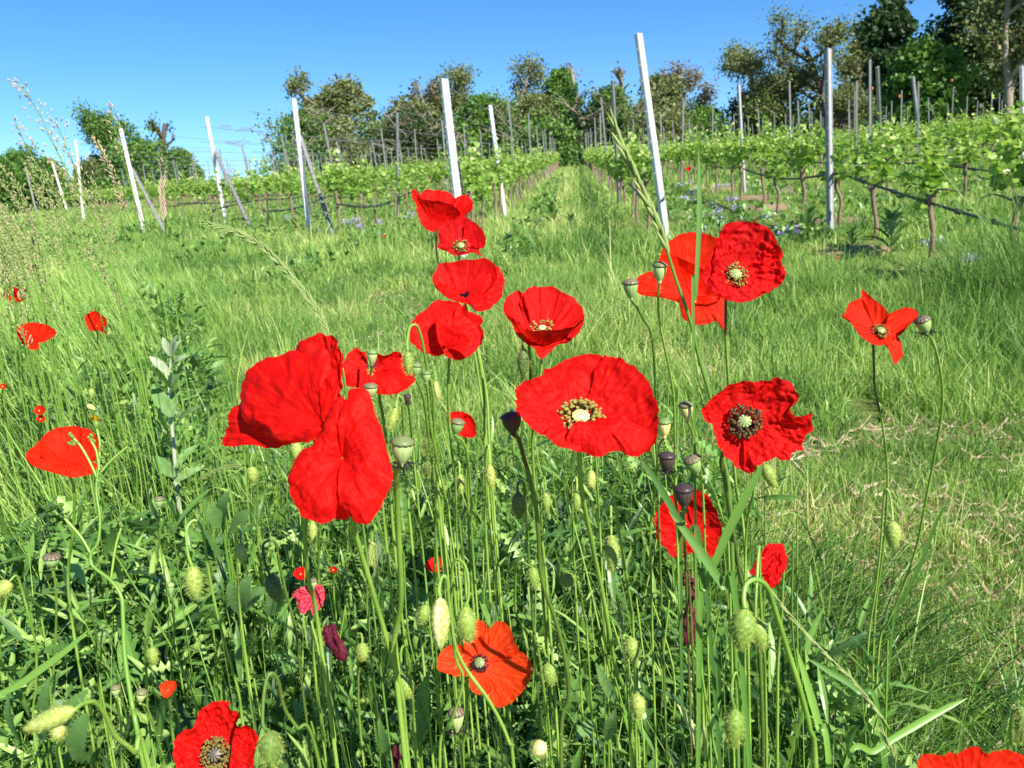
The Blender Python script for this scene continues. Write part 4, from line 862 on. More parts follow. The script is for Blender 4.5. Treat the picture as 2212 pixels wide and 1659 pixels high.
# top cluster
poppy('topmost poppy, an upright cup seen from the side against the vines', .95, q1(O2, 625, 1478), (0, .86, .5), [
    dict(rim=q(O2, [(500, 1270), (540, 1235), (590, 1230), (640, 1235), (700, 1255), (750, 1290), (800, 1330)]), dh=0),
    dict(rim=q(O2, [(740, 1300), (765, 1270), (800, 1265), (850, 1305), (855, 1335), (800, 1385), (740, 1420)]), dh=4),
    dict(rim=q(O2, [(500, 1350), (470, 1300), (455, 1238), (490, 1240), (520, 1300)]), dh=0),
    dict(rim=q(O2, [(500, 1295), (560, 1290), (640, 1305), (710, 1330), (765, 1365), (770, 1395), (720, 1420)], ), n=(0, .3, .95), h0=20, h1=.1, dh=14, k=10),
    dict(rim=q(O2, [(480, 1340), (500, 1400), (520, 1455), (555, 1490), (600, 1503), (628, 1480)]), n=(0, .3, .95), h0=20, h1=0, dh=6, k=-6)],
    'scarlet', [q1(O2, 625, 1480), (942, 515), (945, 560), (962, 610), (990, 650), (1017, 720), (1040, 860), (1055, 1000)], None, h0=20, h1=.3, k=6, crumple=.03, D1=.98, stem_r=.0013, dark_top=.12)
poppy('second poppy from the top, its yellow pod ringed by small stamens', .93, q1(O2, 775, 1612), (.05, .5, .86), [
    dict(rim=q(O2, [(640, 1570), (625, 1480), (660, 1440), (740, 1410), (800, 1402), (850, 1440), (880, 1460)]), dh=0),
    dict(rim=q(O2, [(800, 1440), (850, 1432), (905, 1480), (935, 1530), (920, 1590), (880, 1600), (840, 1600)]), dh=5),
    dict(rim=q(O2, [(640, 1600), (690, 1632), (740, 1655), (800, 1650), (870, 1630), (905, 1660), (890, 1600)]), dh=0, k=-4),
    dict(rim=q(O2, [(700, 1600), (660, 1610), (628, 1600), (640, 1540), (635, 1500)]), dh=3)],
    'crimson', [q1(O2, 778, 1620), (991, 560), (996, 600), (1006, 650), (1020, 700), (1034, 760), (1052, 860), (1060, 1000)], dict(rc=8, rs=18, ov=.97, an=.75, count=50), h0=8, h1=.3, k=8, crumple=.04, D1=.97, stem_r=.0013)
poppy('third poppy from the top, dark red cup with a drooping lighter lower petal', .86, q1(O5, 790, 262), (-.12, .72, .68), [
    dict(rim=q(O5, [(640, 240), (600, 180), (590, 125), (640, 50), (700, 38), (780, 25), (860, 20), (940, 15), (1000, 60), (1000, 150), (940, 230)]), dh=6, k=14),
    dict(rim=q(O5, [(960, 60), (1010, 70), (1050, 130), (1056, 190), (1040, 260), (1000, 310), (950, 345), (890, 360), (850, 340)]), dh=-4, k=-6),
    dict(rim=q(O5, [(870, 345), (840, 320), (760, 300), (690, 275), (640, 235), (606, 195), (600, 150)]), dh=-4, k=-4)],
    'scarlet_blotch', [q1(O5, 790, 270), (1012, 680), (1030, 750), (1045, 850), (1050, 1000)], None, h0=10, h1=.3, crumple=.05, D1=.95, stem_r=.0013)
poppy('fourth poppy from the top, curled with one petal folded over the other', .82, q1(O5, 680, 605), (.1, .55, .82), [
    dict(rim=q(O5, [(640, 612), (560, 618), (500, 600), (450, 545), (440, 480), (470, 400), (560, 330), (620, 292), (700, 298), (760, 310), (790, 350)]), dh=0, k=16),
    dict(rim=q(O5, [(740, 330), (800, 330), (835, 362), (880, 380), (918, 405), (912, 450), (920, 510), (900, 570)]), dh=4, k=10),
    dict(rim=q(O5, [(650, 600), (612, 540), (606, 460), (618, 390), (660, 365), (720, 395), (790, 400), (860, 450), (905, 520), (890, 585), (840, 640), (800, 662)]), dh=20, k=-14, crumple=.08),
    dict(rim=q(O5, [(655, 610), (680, 650), (740, 672), (800, 665), (850, 625), (880, 590)]), dh=0, k=-4)],
    'scarlet', [q1(O5, 700, 640), (970, 780), (968, 850), (972, 930), (985, 1060), (1000, 1200)], None, h0=10, h1=.2, crumple=.06, D1=.95, stem_r=.0014, dark_top=.1)
poppy('cup shaped poppy just above the largest one, pale stamens peeping over its rim', .76, q1(O5, 1298, 560), (.02, .72, .69), [
    dict(rim=q(O5, [(1180, 470), (1120, 420), (1062, 350), (1075, 270), (1140, 225), (1180, 245), (1185, 300)]), dh=6, k=16),
    dict(rim=q(O5, [(1150, 300), (1190, 235), (1240, 208), (1300, 198), (1390, 212), (1470, 250), (1530, 300), (1540, 380)]), dh=0, k=18),
    dict(rim=q(O5, [(1480, 260), (1540, 310), (1580, 375), (1560, 440), (1520, 520), (1470, 560), (1420, 560)]), dh=5, k=4),
    dict(rim=q(O5, [(1075, 370), (1110, 450), (1140, 520), (1200, 570), (1255, 605), (1270, 640), (1300, 662), (1350, 625), (1385, 590), (1440, 565), (1500, 520), (1550, 440)]), dh=-2, k=-6),
    dict(rim=q(O5, [(1085, 395), (1120, 415), (1165, 450), (1220, 480), (1300, 494), (1390, 486), (1470, 462), (1540, 430), (1572, 400)]), h0=62, h1=0, dh=0, k=20, crumple=.02)],
    'scarlet_pale', [q1(O5, 1295, 560), (1170, 775), (1165, 830), (1150, 950), (1160, 1100), (1180, 1250)], dict(rc=8, rs=26, ov=1.0, an=.9, count=34, up=34, ray=.97), h0=14, h1=.28, k=10, crumple=.03, D1=.9, stem_r=.0014)
poppy('poppy behind two grey seed heads, between the biggest poppy and a hanging bud', .72, q1(O5, 250, 740), (0, .62, .78), [
    dict(rim=q(O5, [(60, 840), (8, 770), (5, 700), (40, 640), (100, 592), (130, 618), (200, 625)]), dh=0),
    dict(rim=q(O5, [(130, 630), (200, 612), (270, 640), (350, 616), (400, 640), (420, 700), (450, 760)]), dh=5, crumple=.08),
    dict(rim=q(O5, [(400, 660), (430, 720), (480, 805), (430, 860), (360, 895), (300, 895)]), dh=0, k=-4),
    dict(rim=q(O5, [(380, 800), (390, 860), (320, 898), (220, 888), (120, 858), (40, 842), (5, 780)]), dh=4, k=-14)],
    'scarlet', [q1(O5, 250, 780), (820, 860), (828, 905), (840, 1000), (850, 1150)], None, h0=12, h1=.25, k=10, crumple=.06, D1=.85, dark_top=.12)
# right group
poppy('wide orange-red poppy with loose spread petals behind the upright grass blade', .86, (1500, 640), (-.1, .45, .89), [
    dict(rim=[(1430, 612), (1424, 560), (1440, 525), (1480, 503), (1520, 505), (1556, 520), (1572, 570), (1560, 620)], dh=0, k=22),
    dict(rim=[(1470, 655), (1440, 645), (1405, 640), (1378, 632), (1376, 601), (1402, 588), (1440, 586), (1462, 600)], dh=-6, k=-6),
    dict(rim=[(1466, 640), (1468, 665), (1478, 690), (1500, 702), (1528, 700), (1548, 694), (1566, 713), (1566, 680), (1566, 645)], dh=0, k=-8),
    dict(rim=[(1420, 590), (1430, 552), (1480, 560), (1530, 590), (1555, 630), (1550, 650), (1500, 655)], dh=10, k=14)],
    'orange', None, None, h0=10, h1=.2, crumple=.025, frill=.02)
poppy('crinkled poppy at upper right, crepe-like petals round a striped yellow pod', .70, q1(O6, 335, 138), (.02, .35, .93), [
    dict(rim=[(1545, 600), (1540, 560), (1552, 515), (1568, 487), (1600, 480), (1640, 484), (1668, 502), (1686, 530), (1692, 560)], dh=2, k=20, crumple=.11),
    dict(rim=[(1662, 530), (1685, 545), (1692, 572), (1697, 590), (1690, 610), (1668, 628), (1640, 640)], dh=6, k=8, crumple=.16, frill=.07),
    dict(rim=[(1680, 615), (1650, 636), (1612, 651), (1572, 650), (1545, 634), (1530, 612), (1540, 590)], dh=4, k=-8, crumple=.08),
    dict(rim=[(1572, 645), (1535, 622), (1520, 600), (1522, 578), (1535, 555), (1552, 520), (1570, 500)], dh=0, k=6, crumple=.07)],
    'crimson', [(1568, 640), (1568, 720), (1572, 800), (1580, 900), (1590, 1050), (1610, 1200)], dict(rc=12, rs=27, ov=1.0, an=.8, count=60), h0=8, h1=.22, crumple=.12, D1=.85, stem_r=.0014, dark_top=.15)
poppy('ragged frilly poppy at right of the largest one, brown striped pod facing out', .56, q1(O6, 395, 1080), (-.12, .25, .96), [
    dict(rim=q(O6, [(170, 1080), (125, 1010), (180, 920), (270, 850), (400, 802), (480, 815), (540, 812), (600, 830)]), dh=4, k=16, crumple=.08),
    dict(rim=q(O6, [(500, 830), (560, 800), (650, 790), (712, 850), (748, 930), (735, 1000), (760, 1040), (825, 1022), (836, 1100), (790, 1165), (700, 1160)]), dh=0, k=18, crumple=.12, frill=.07),
    dict(rim=q(O6, [(740, 1130), (795, 1190), (780, 1245), (725, 1262), (690, 1320), (640, 1325), (600, 1300), (540, 1340), (470, 1370), (450, 1405), (400, 1380)]), dh=6, k=-2, crumple=.12, frill=.06),
    dict(rim=q(O6, [(480, 1385), (440, 1400), (370, 1365), (290, 1310), (240, 1250), (205, 1150), (172, 1060), (160, 1000)]), dh=0, k=8, crumple=.06)],
    'scarlet_blotch', [(1608, 915), (1560, 985), (1566, 1040), (1580, 1130), (1600, 1250), (1640, 1400)], dict(rc=14, rs=36, ov=.98, an=.52, count=100, ray=.2), h0=8, h1=.15, D1=.75, stem_r=.0016, stem_a=.3)
poppy('single orange-red poppy far right with three pointed petals spread wide', .82, q1(O6, 1272, 505), (.02, .6, .8), [
    dict(rim=q(O6, [(1140, 500), (1070, 410), (1018, 384), (1050, 378), (1075, 315), (1150, 275), (1200, 320)]), dh=4, k=6),
    dict(rim=q(O6, [(1150, 290), (1158, 225), (1190, 240), (1260, 295), (1320, 350), (1340, 385), (1320, 440)]), dh=0, k=10),
    dict(rim=q(O6, [(1310, 440), (1350, 372), (1450, 332), (1500, 345), (1525, 388), (1490, 430), (1430, 490), (1370, 545)]), dh=2, k=6),
    dict(rim=q(O6, [(1400, 515), (1418, 570), (1426, 630), (1412, 672), (1378, 700), (1368, 688), (1384, 640), (1330, 600), (1290, 555)]), dh=-4, k=-6),
    dict(rim=q(O6, [(1070, 405), (1110, 460), (1160, 525), (1230, 572), (1300, 578), (1310, 540)]), dh=0, k=-3)],
    'orange', [(1886, 735), (1888, 790), (1890, 840), (1905, 910), (1914, 980), (1917, 1050), (1908, 1180), (1890, 1330)], dict(rc=9, rs=19, ov=.96, an=.7, count=50), h0=10, h1=.22, k=4, crumple=.03, frill=.02, D1=1.1, stem_r=.0012, dark_top=.3)
poppy('half hidden poppy behind dark stems below the ragged one', .85, (1500, 1150), (-.3, .2, .93), [
    dict(rim=[(1440, 1190), (1418, 1160), (1420, 1110), (1440, 1078), (1475, 1055), (1500, 1060)], dh=0, k=12),
    dict(rim=[(1475, 1060), (1505, 1058), (1535, 1080), (1555, 1130), (1560, 1160)], dh=5, k=10),
    dict(rim=[(1556, 1140), (1548, 1190), (1522, 1213), (1500, 1195), (1480, 1190)], dh=0, k=0),
    dict(rim=[(1500, 1190), (1465, 1208), (1440, 1188), (1420, 1150), (1425, 1110)], dh=5, k=4)],
    'scarlet', [(1500, 1180), (1505, 1300), (1515, 1420)], None, h0=5, h1=.1, crumple=.06, D1=.95)
poppy('small crumpled deep red poppy closing up beside the hooked hairy stem', .70, (1672, 1200), (.2, .3, .93), [
    dict(rim=[(1665, 1182), (1640, 1200), (1625, 1225), (1619, 1238), (1640, 1245), (1655, 1250)], dh=8, k=-8, crumple=.16),
    dict(rim=[(1640, 1200), (1655, 1180), (1680, 1175), (1696, 1184), (1697, 1215), (1690, 1240)], dh=2, k=-6, crumple=.16),
    dict(rim=[(1697, 1200), (1692, 1230), (1680, 1258), (1664, 1274), (1652, 1260), (1648, 1240)], dh=10, k=-10, crumple=.16)],
    'crimson', [(1680, 1190), (1692, 1215), (1690, 1270), (1688, 1330), (1680, 1450)], None, h0=0, h1=0, crumple=.14, D1=.8)
# bottom
poppy('bright orange poppy low in the middle, wide open, crossed by green stems', .66, q1(O8, 905, 985), (-.15, .5, .85), [
    dict(rim=q(O8, [(800, 900), (790, 820), (850, 720), (885, 700), (930, 715), (956, 760), (965, 820)]), dh=0, k=8),
    dict(rim=q(O8, [(860, 840), (930, 780), (1000, 715), (1050, 710), (1095, 760), (1125, 840), (1150, 890), (1130, 930)]), dh=5, k=10),
    dict(rim=q(O8, [(1080, 880), (1150, 895), (1205, 935), (1242, 1000), (1225, 1090), (1170, 1175), (1090, 1245), (1020, 1270), (965, 1235), (920, 1180)]), dh=0, k=12),
    dict(rim=q(O8, [(980, 1160), (940, 1180), (880, 1182), (840, 1150), (828, 1080), (840, 1030)]), dh=5, k=5),
    dict(rim=q(O8, [(850, 1060), (770, 1068), (690, 1055), (640, 1040), (618, 1000), (635, 925), (690, 870), (760, 860), (820, 890)]), dh=4, k=10)],
    'orange_bright', [q1(O8, 905, 1000), (1010, 1470), (1008, 1560), (1000, 1650)], dict(rc=11, rs=20, ov=.88, an=.40, count=60, ray=.2), h0=10, h1=.12, crumple=.03, frill=.02, D1=.8)
poppy('red poppy at the lower edge with a black centre ringed by white', .58, q1(O7, 1410, 1570), (0, .42, .9), [
    dict(rim=q(O7, [(1180, 1640), (1130, 1520), (1180, 1430), (1250, 1390), (1275, 1305), (1330, 1275), (1400, 1232), (1480, 1245)]), dh=0, k=16),
    dict(rim=q(O7, [(1330, 1275), (1400, 1235), (1500, 1245), (1545, 1310), (1560, 1375), (1620, 1385), (1665, 1440), (1660, 1540)]), dh=5, k=12),
    dict(rim=q(O7, [(1560, 1400), (1640, 1400), (1672, 1500), (1650, 1600), (1640, 1710), (1560, 1810), (1420, 1850)]), dh=0, k=4),
    dict(rim=q(O7, [(1480, 1830), (1360, 1840), (1220, 1790), (1150, 1680), (1128, 1560), (1150, 1480)]), dh=5, k=4)],
    'halo', [q1(O7, 1410, 1600), (480, 1720), (490, 1800)], dict(rc=15, rs=34, ov=.5, an=.62, count=120), h0=8, h1=.18, crumple=.10, frill=.05, D1=.64)
poppy('blurred orange poppy very close at the bottom right corner', .34, (2115, 1760), (0, .6, .8), [
    dict(rim=[(1985, 1700), (1990, 1640), (2010, 1632), (2045, 1628), (2075, 1625), (2095, 1616), (2120, 1622)], dh=0, k=20),
    dict(rim=[(2080, 1622), (2110, 1617), (2135, 1624), (2165, 1620), (2195, 1628), (2220, 1645), (2235, 1720)], dh=5, k=16),
    dict(rim=[(2225, 1680), (2240, 1760), (2200, 1840), (2120, 1860)], dh=0, k=5),
    dict(rim=[(2150, 1860), (2060, 1850), (2000, 1790), (1984, 1690)], dh=5, k=5)],
    'orange', [(2115, 1790), (2120, 1900)], None, h0=8, h1=.2, crumple=.05, D1=.38)
# left
poppy('red poppy at left behind a branched weed with a yellow flower', .85, q1(O4, 430, 1350), (.1, .66, .74), [
    dict(rim=q(O4, [(230, 1330), (168, 1320), (180, 1270), (230, 1225), (270, 1180)]), dh=-5, k=2),
    dict(rim=q(O4, [(262, 1300), (260, 1200), (300, 1150), (370, 1113), (480, 1102), (520, 1112), (540, 1200)]), dh=3, k=14),
    dict(rim=q(O4, [(500, 1110), (570, 1120), (630, 1180), (642, 1290), (625, 1320), (560, 1340)]), dh=0, k=8),
    dict(rim=q(O4, [(166, 1310), (220, 1362), (300, 1392), (420, 1425), (480, 1436), (560, 1420), (610, 1400), (630, 1360), (600, 1340)]), dh=0, k=-8)],
    'orange', [q1(O4, 440, 1400), (160, 1060), (158, 1150), (150, 1300)], None, h0=8, h1=.24, crumple=.03, frill=.02, D1=.95)
poppy('shallow orange poppy at far left standing in the long grass', 1.5, q1(O4, 235, 550), (0, .7, .7), [
    dict(rim=q(O4, [(120, 530), (108, 480), (150, 440), (220, 432), (260, 440)]), dh=0),
    dict(rim=q(O4, [(220, 434), (300, 445), (345, 470), (366, 495), (330, 530)]), dh=3),
    dict(rim=q(O4, [(350, 505), (310, 550), (260, 562), (200, 560)]), dh=0, k=-4),
    dict(rim=q(O4, [(250, 560), (248, 602), (200, 606), (150, 570), (112, 510), (115, 470)]), dh=2, k=-3)],
    'orange', [q1(O4, 245, 580), (85, 770), (100, 860), (110, 1000)], None, h0=5, h1=.25, k=5, crumple=.03, D1=1.6, stem_r=.0015)
poppy('torn orange poppy tangled in grass right of the shallow one', 1.85, q1(O4, 630, 440), (-.2, .5, .85), split4(q(O4, [(545, 400), (580, 365), (640, 362), (690, 410), (690, 450), (660, 465), (698, 492), (680, 515), (645, 480), (600, 488), (555, 460)]), None, 3),
    'orange', [q1(O4, 630, 450), (212, 760), (220, 860)], None, h0=3, h1=.15, k=4, crumple=.06, D1=1.95, stem_r=.0015)
poppy('highest of the orange poppies at the left edge, among grass stalks', 1.9, q1(O4, 100, 260), (-.1, .6, .8), split4(q(O4, [(15, 262), (40, 220), (90, 203), (150, 210), (168, 240), (160, 280), (120, 296), (60, 290)]), None, 3),
    'orange', [q1(O4, 100, 270), (38, 720), (45, 850)], None, h0=3, h1=.2, k=5, crumple=.05, D1=2.0, stem_r=.0015)
poppy('red poppy hidden behind feathery dark leaves in the middle', 1.05, q1(O5, 800, 1110), (0, .3, .95), split4(q(O5, [(690, 1050), (720, 1010), (770, 1008), (835, 1035), (868, 1085), (872, 1165), (800, 1175), (730, 1140)]), None, 3),
    'scarlet', [q1(O5, 800, 1150), (1010, 1000), (1015, 1200)], None, h0=3, h1=.1, k=5, crumple=.1, D1=1.15)
poppy('tiny orange poppy opening low at left under a curled leaf', .72, q1(O7, 1085, 1160), (0, .4, .9), split4(q(O7, [(1032, 1130), (1080, 1093), (1142, 1105), (1128, 1160), (1090, 1204), (1050, 1192)]), None, 3),
    'orange_bright', [q1(O7, 1085, 1180), (368, 1530), (375, 1600)], None, h0=3, h1=.1, k=4, crumple=.08, D1=.8)
poppy('wilted pink petals hanging under a small seed head, low left of centre', .8, (668, 1285), (0, .3, .95), [
    dict(rim=[(640, 1275), (650, 1268), (690, 1262), (702, 1285), (698, 1305), (690, 1318), (675, 1330)], dh=6, k=-6),
    dict(rim=[(690, 1280), (672, 1310), (655, 1325), (640, 1300), (632, 1285), (640, 1272)], dh=2, k=-5)],
    'wilted', [(668, 1285), (675, 1350), (680, 1450)], None, h0=0, h1=0, crumple=.22, frill=.06, D1=.85, group='faded poppies')
for lab, P in (('shrivelled dark purple petals low in the middle left', [(700, 1372), (706, 1352), (722, 1350), (728, 1366), (740, 1388), (748, 1418), (736, 1428), (722, 1408), (706, 1396)]),
               ('long twisted dried purple petal hanging below the half hidden poppy', [(1484, 1225), (1492, 1260), (1496, 1310), (1494, 1370), (1486, 1398), (1480, 1360), (1484, 1300), (1480, 1250)]),
               ('dried crimson petal caught among stems at the bottom', [(850, 1620), (858, 1615), (862, 1640), (858, 1665), (850, 1660), (846, 1640)])):
    c = np.mean(P, axis=0)
    t = thing('dried_petal', lab, 'petal', at(c[0], c[1], .74), 'faded poppies')
    for r_ in split4(P, None, 2, .2):
        V, F, uv = petal(r_, tuple(c), (0, .2, 1), .74, 2, 0, 0, -8, .3, .12, c[0]*.1, 26, 14)
        link('petal', mesh_np('petal', V-np.array(t.location), [F], None, uv), M['dried'], t)
for i, (lab, x, y, w, D) in enumerate((('small red petals in the left undergrowth beside the spotted weed', 85, 887, 13, 1.5), ('red scrap of a flower under the first scrap at left', 88, 905, 10, 1.5),
        ('tiny red flower at the left edge below the long grass', 6, 835, 8, 1.6), ('small red flower low between the stems, left of centre', 650, 1240, 18, 1.15), ('small red flower right of another low one', 720, 1231, 9, 1.15),
        ('red flower glimpsed between stems under the seed heads', 940, 1222, 22, 1.15), ('lone poppy among the vine rows beside the leaning post', 1487, 365, 6, 11.), ('tiny red dot of a flower on the bank left of the path', 830, 510, 4, 9.))):
    poppy(lab, D, (x, y), (0, .6, .8), split4([(x-w, y), (x-w*.5, y-w*.7), (x+w*.4, y-w*.8), (x+w, y-w*.1), (x+w*.5, y+w*.6), (x-w*.4, y+w*.6)], None, 3), 'orange' if i < 3 else 'scarlet', [(x, y), (x+2, y+60 if D < 3 else y+12)], None, k=2, crumple=.08, D1=D*1.05, group='small distant red flowers')
# ------------------------------------------------------------------ hanging buds
def bud(label, cx, cy, ln, wd, ang, D, arch=30, sw=18, drift=10, tone=.6, pts=None, bristle=1.0, group='hairy poppy buds', r=None, split=0, down=None, D1=None):
    """ang: direction the tip points, degrees from straight down, positive to the right (layout px)"""
    a = math.radians(ang); dx, dy = math.sin(a), math.cos(a); sc = D/FPX
    top = (cx-dx*ln/2, cy-dy*ln/2); tip = (cx+dx*ln/2, cy+dy*ln/2)
    if pts is None:
        if arch: pts = [top, (top[0]-dx*4, top[1]-arch*.6), (top[0]+sw*.35, top[1]-arch), (top[0]+sw*.8, top[1]-arch*.85), (top[0]+sw*1.05, top[1]-arch*.25), (top[0]+sw*1.15+drift*.3, top[1]+60), (top[0]+sw*1.2+drift, top[1]+190)]
        else: pts = [top, (top[0]-dx*20, top[1]+20)]
    else: pts = [top]+list(pts)
    path = stem_path(pts, D, D1 or D+.12)
    t = thing('poppy_bud', label, 'flower bud', path[-1], group)
    r = r or max(wd*.055*sc, .00105)
    stem(t, path, r, 460 if D < 1.1 else 0, .0030, a=min(tone+.12, .8))
    A = at(*top, D); Bt = at(*tip, D-.0); ax = nrm(Bt-A); L = np.linalg.norm(Bt-A); R = wd/2*sc
    mb = MB(); K = 22; H = 18
    prof = []
    for i in range(H+1):
        u = i/H; rr = R*(math.sin(math.pi*min(max(u, .0), 1)**.88)**.62)*(1-.18*u)
        rr = max(rr, .0002); rr *= 1+.05*math.sin(i*2.4)
        av = np.array([tone+noise.noise(Vector((math.cos(j)*3+cx, math.sin(j)*3, i*.9)))*.28+(.16 if (i+j) % 3 == 0 else 0) for j in range(K)])
        if split: av[:2] = .98
        prof.append((u*L, rr, np.clip(av, 0, 1)))
    lathe(mb, A, ax, prof, K, .5, lambda th, h: 1+.045*np.sin(th*7+h*900)+(.05*np.cos(th)))
    N = int(420*bristle) if D < 1.1 else 60
    u = rng.uniform(.03, .97, N); th = rng.uniform(0, 6.283, N)
    ref = np.array([0, 0, 1.]) if abs(ax[2]) < .9 else np.array([1., 0, 0]); X = nrm(np.cross(ax, ref)); Y = np.cross(ax, X)
    rr = R*(np.sin(np.pi*u**.88)**.62)*(1-.18*u)
    d = X*np.cos(th)[:, None]+Y*np.sin(th)[:, None]
    spikes(mb, A+ax*(u*L)[:, None]+d*rr[:, None]*.96, nrm(d+ax*.45), .0026*rng.uniform(.5, 1.2, N)*(bristle+.2), .00022, .78)
    mb.build('bud', M['bud'], t)
    return t
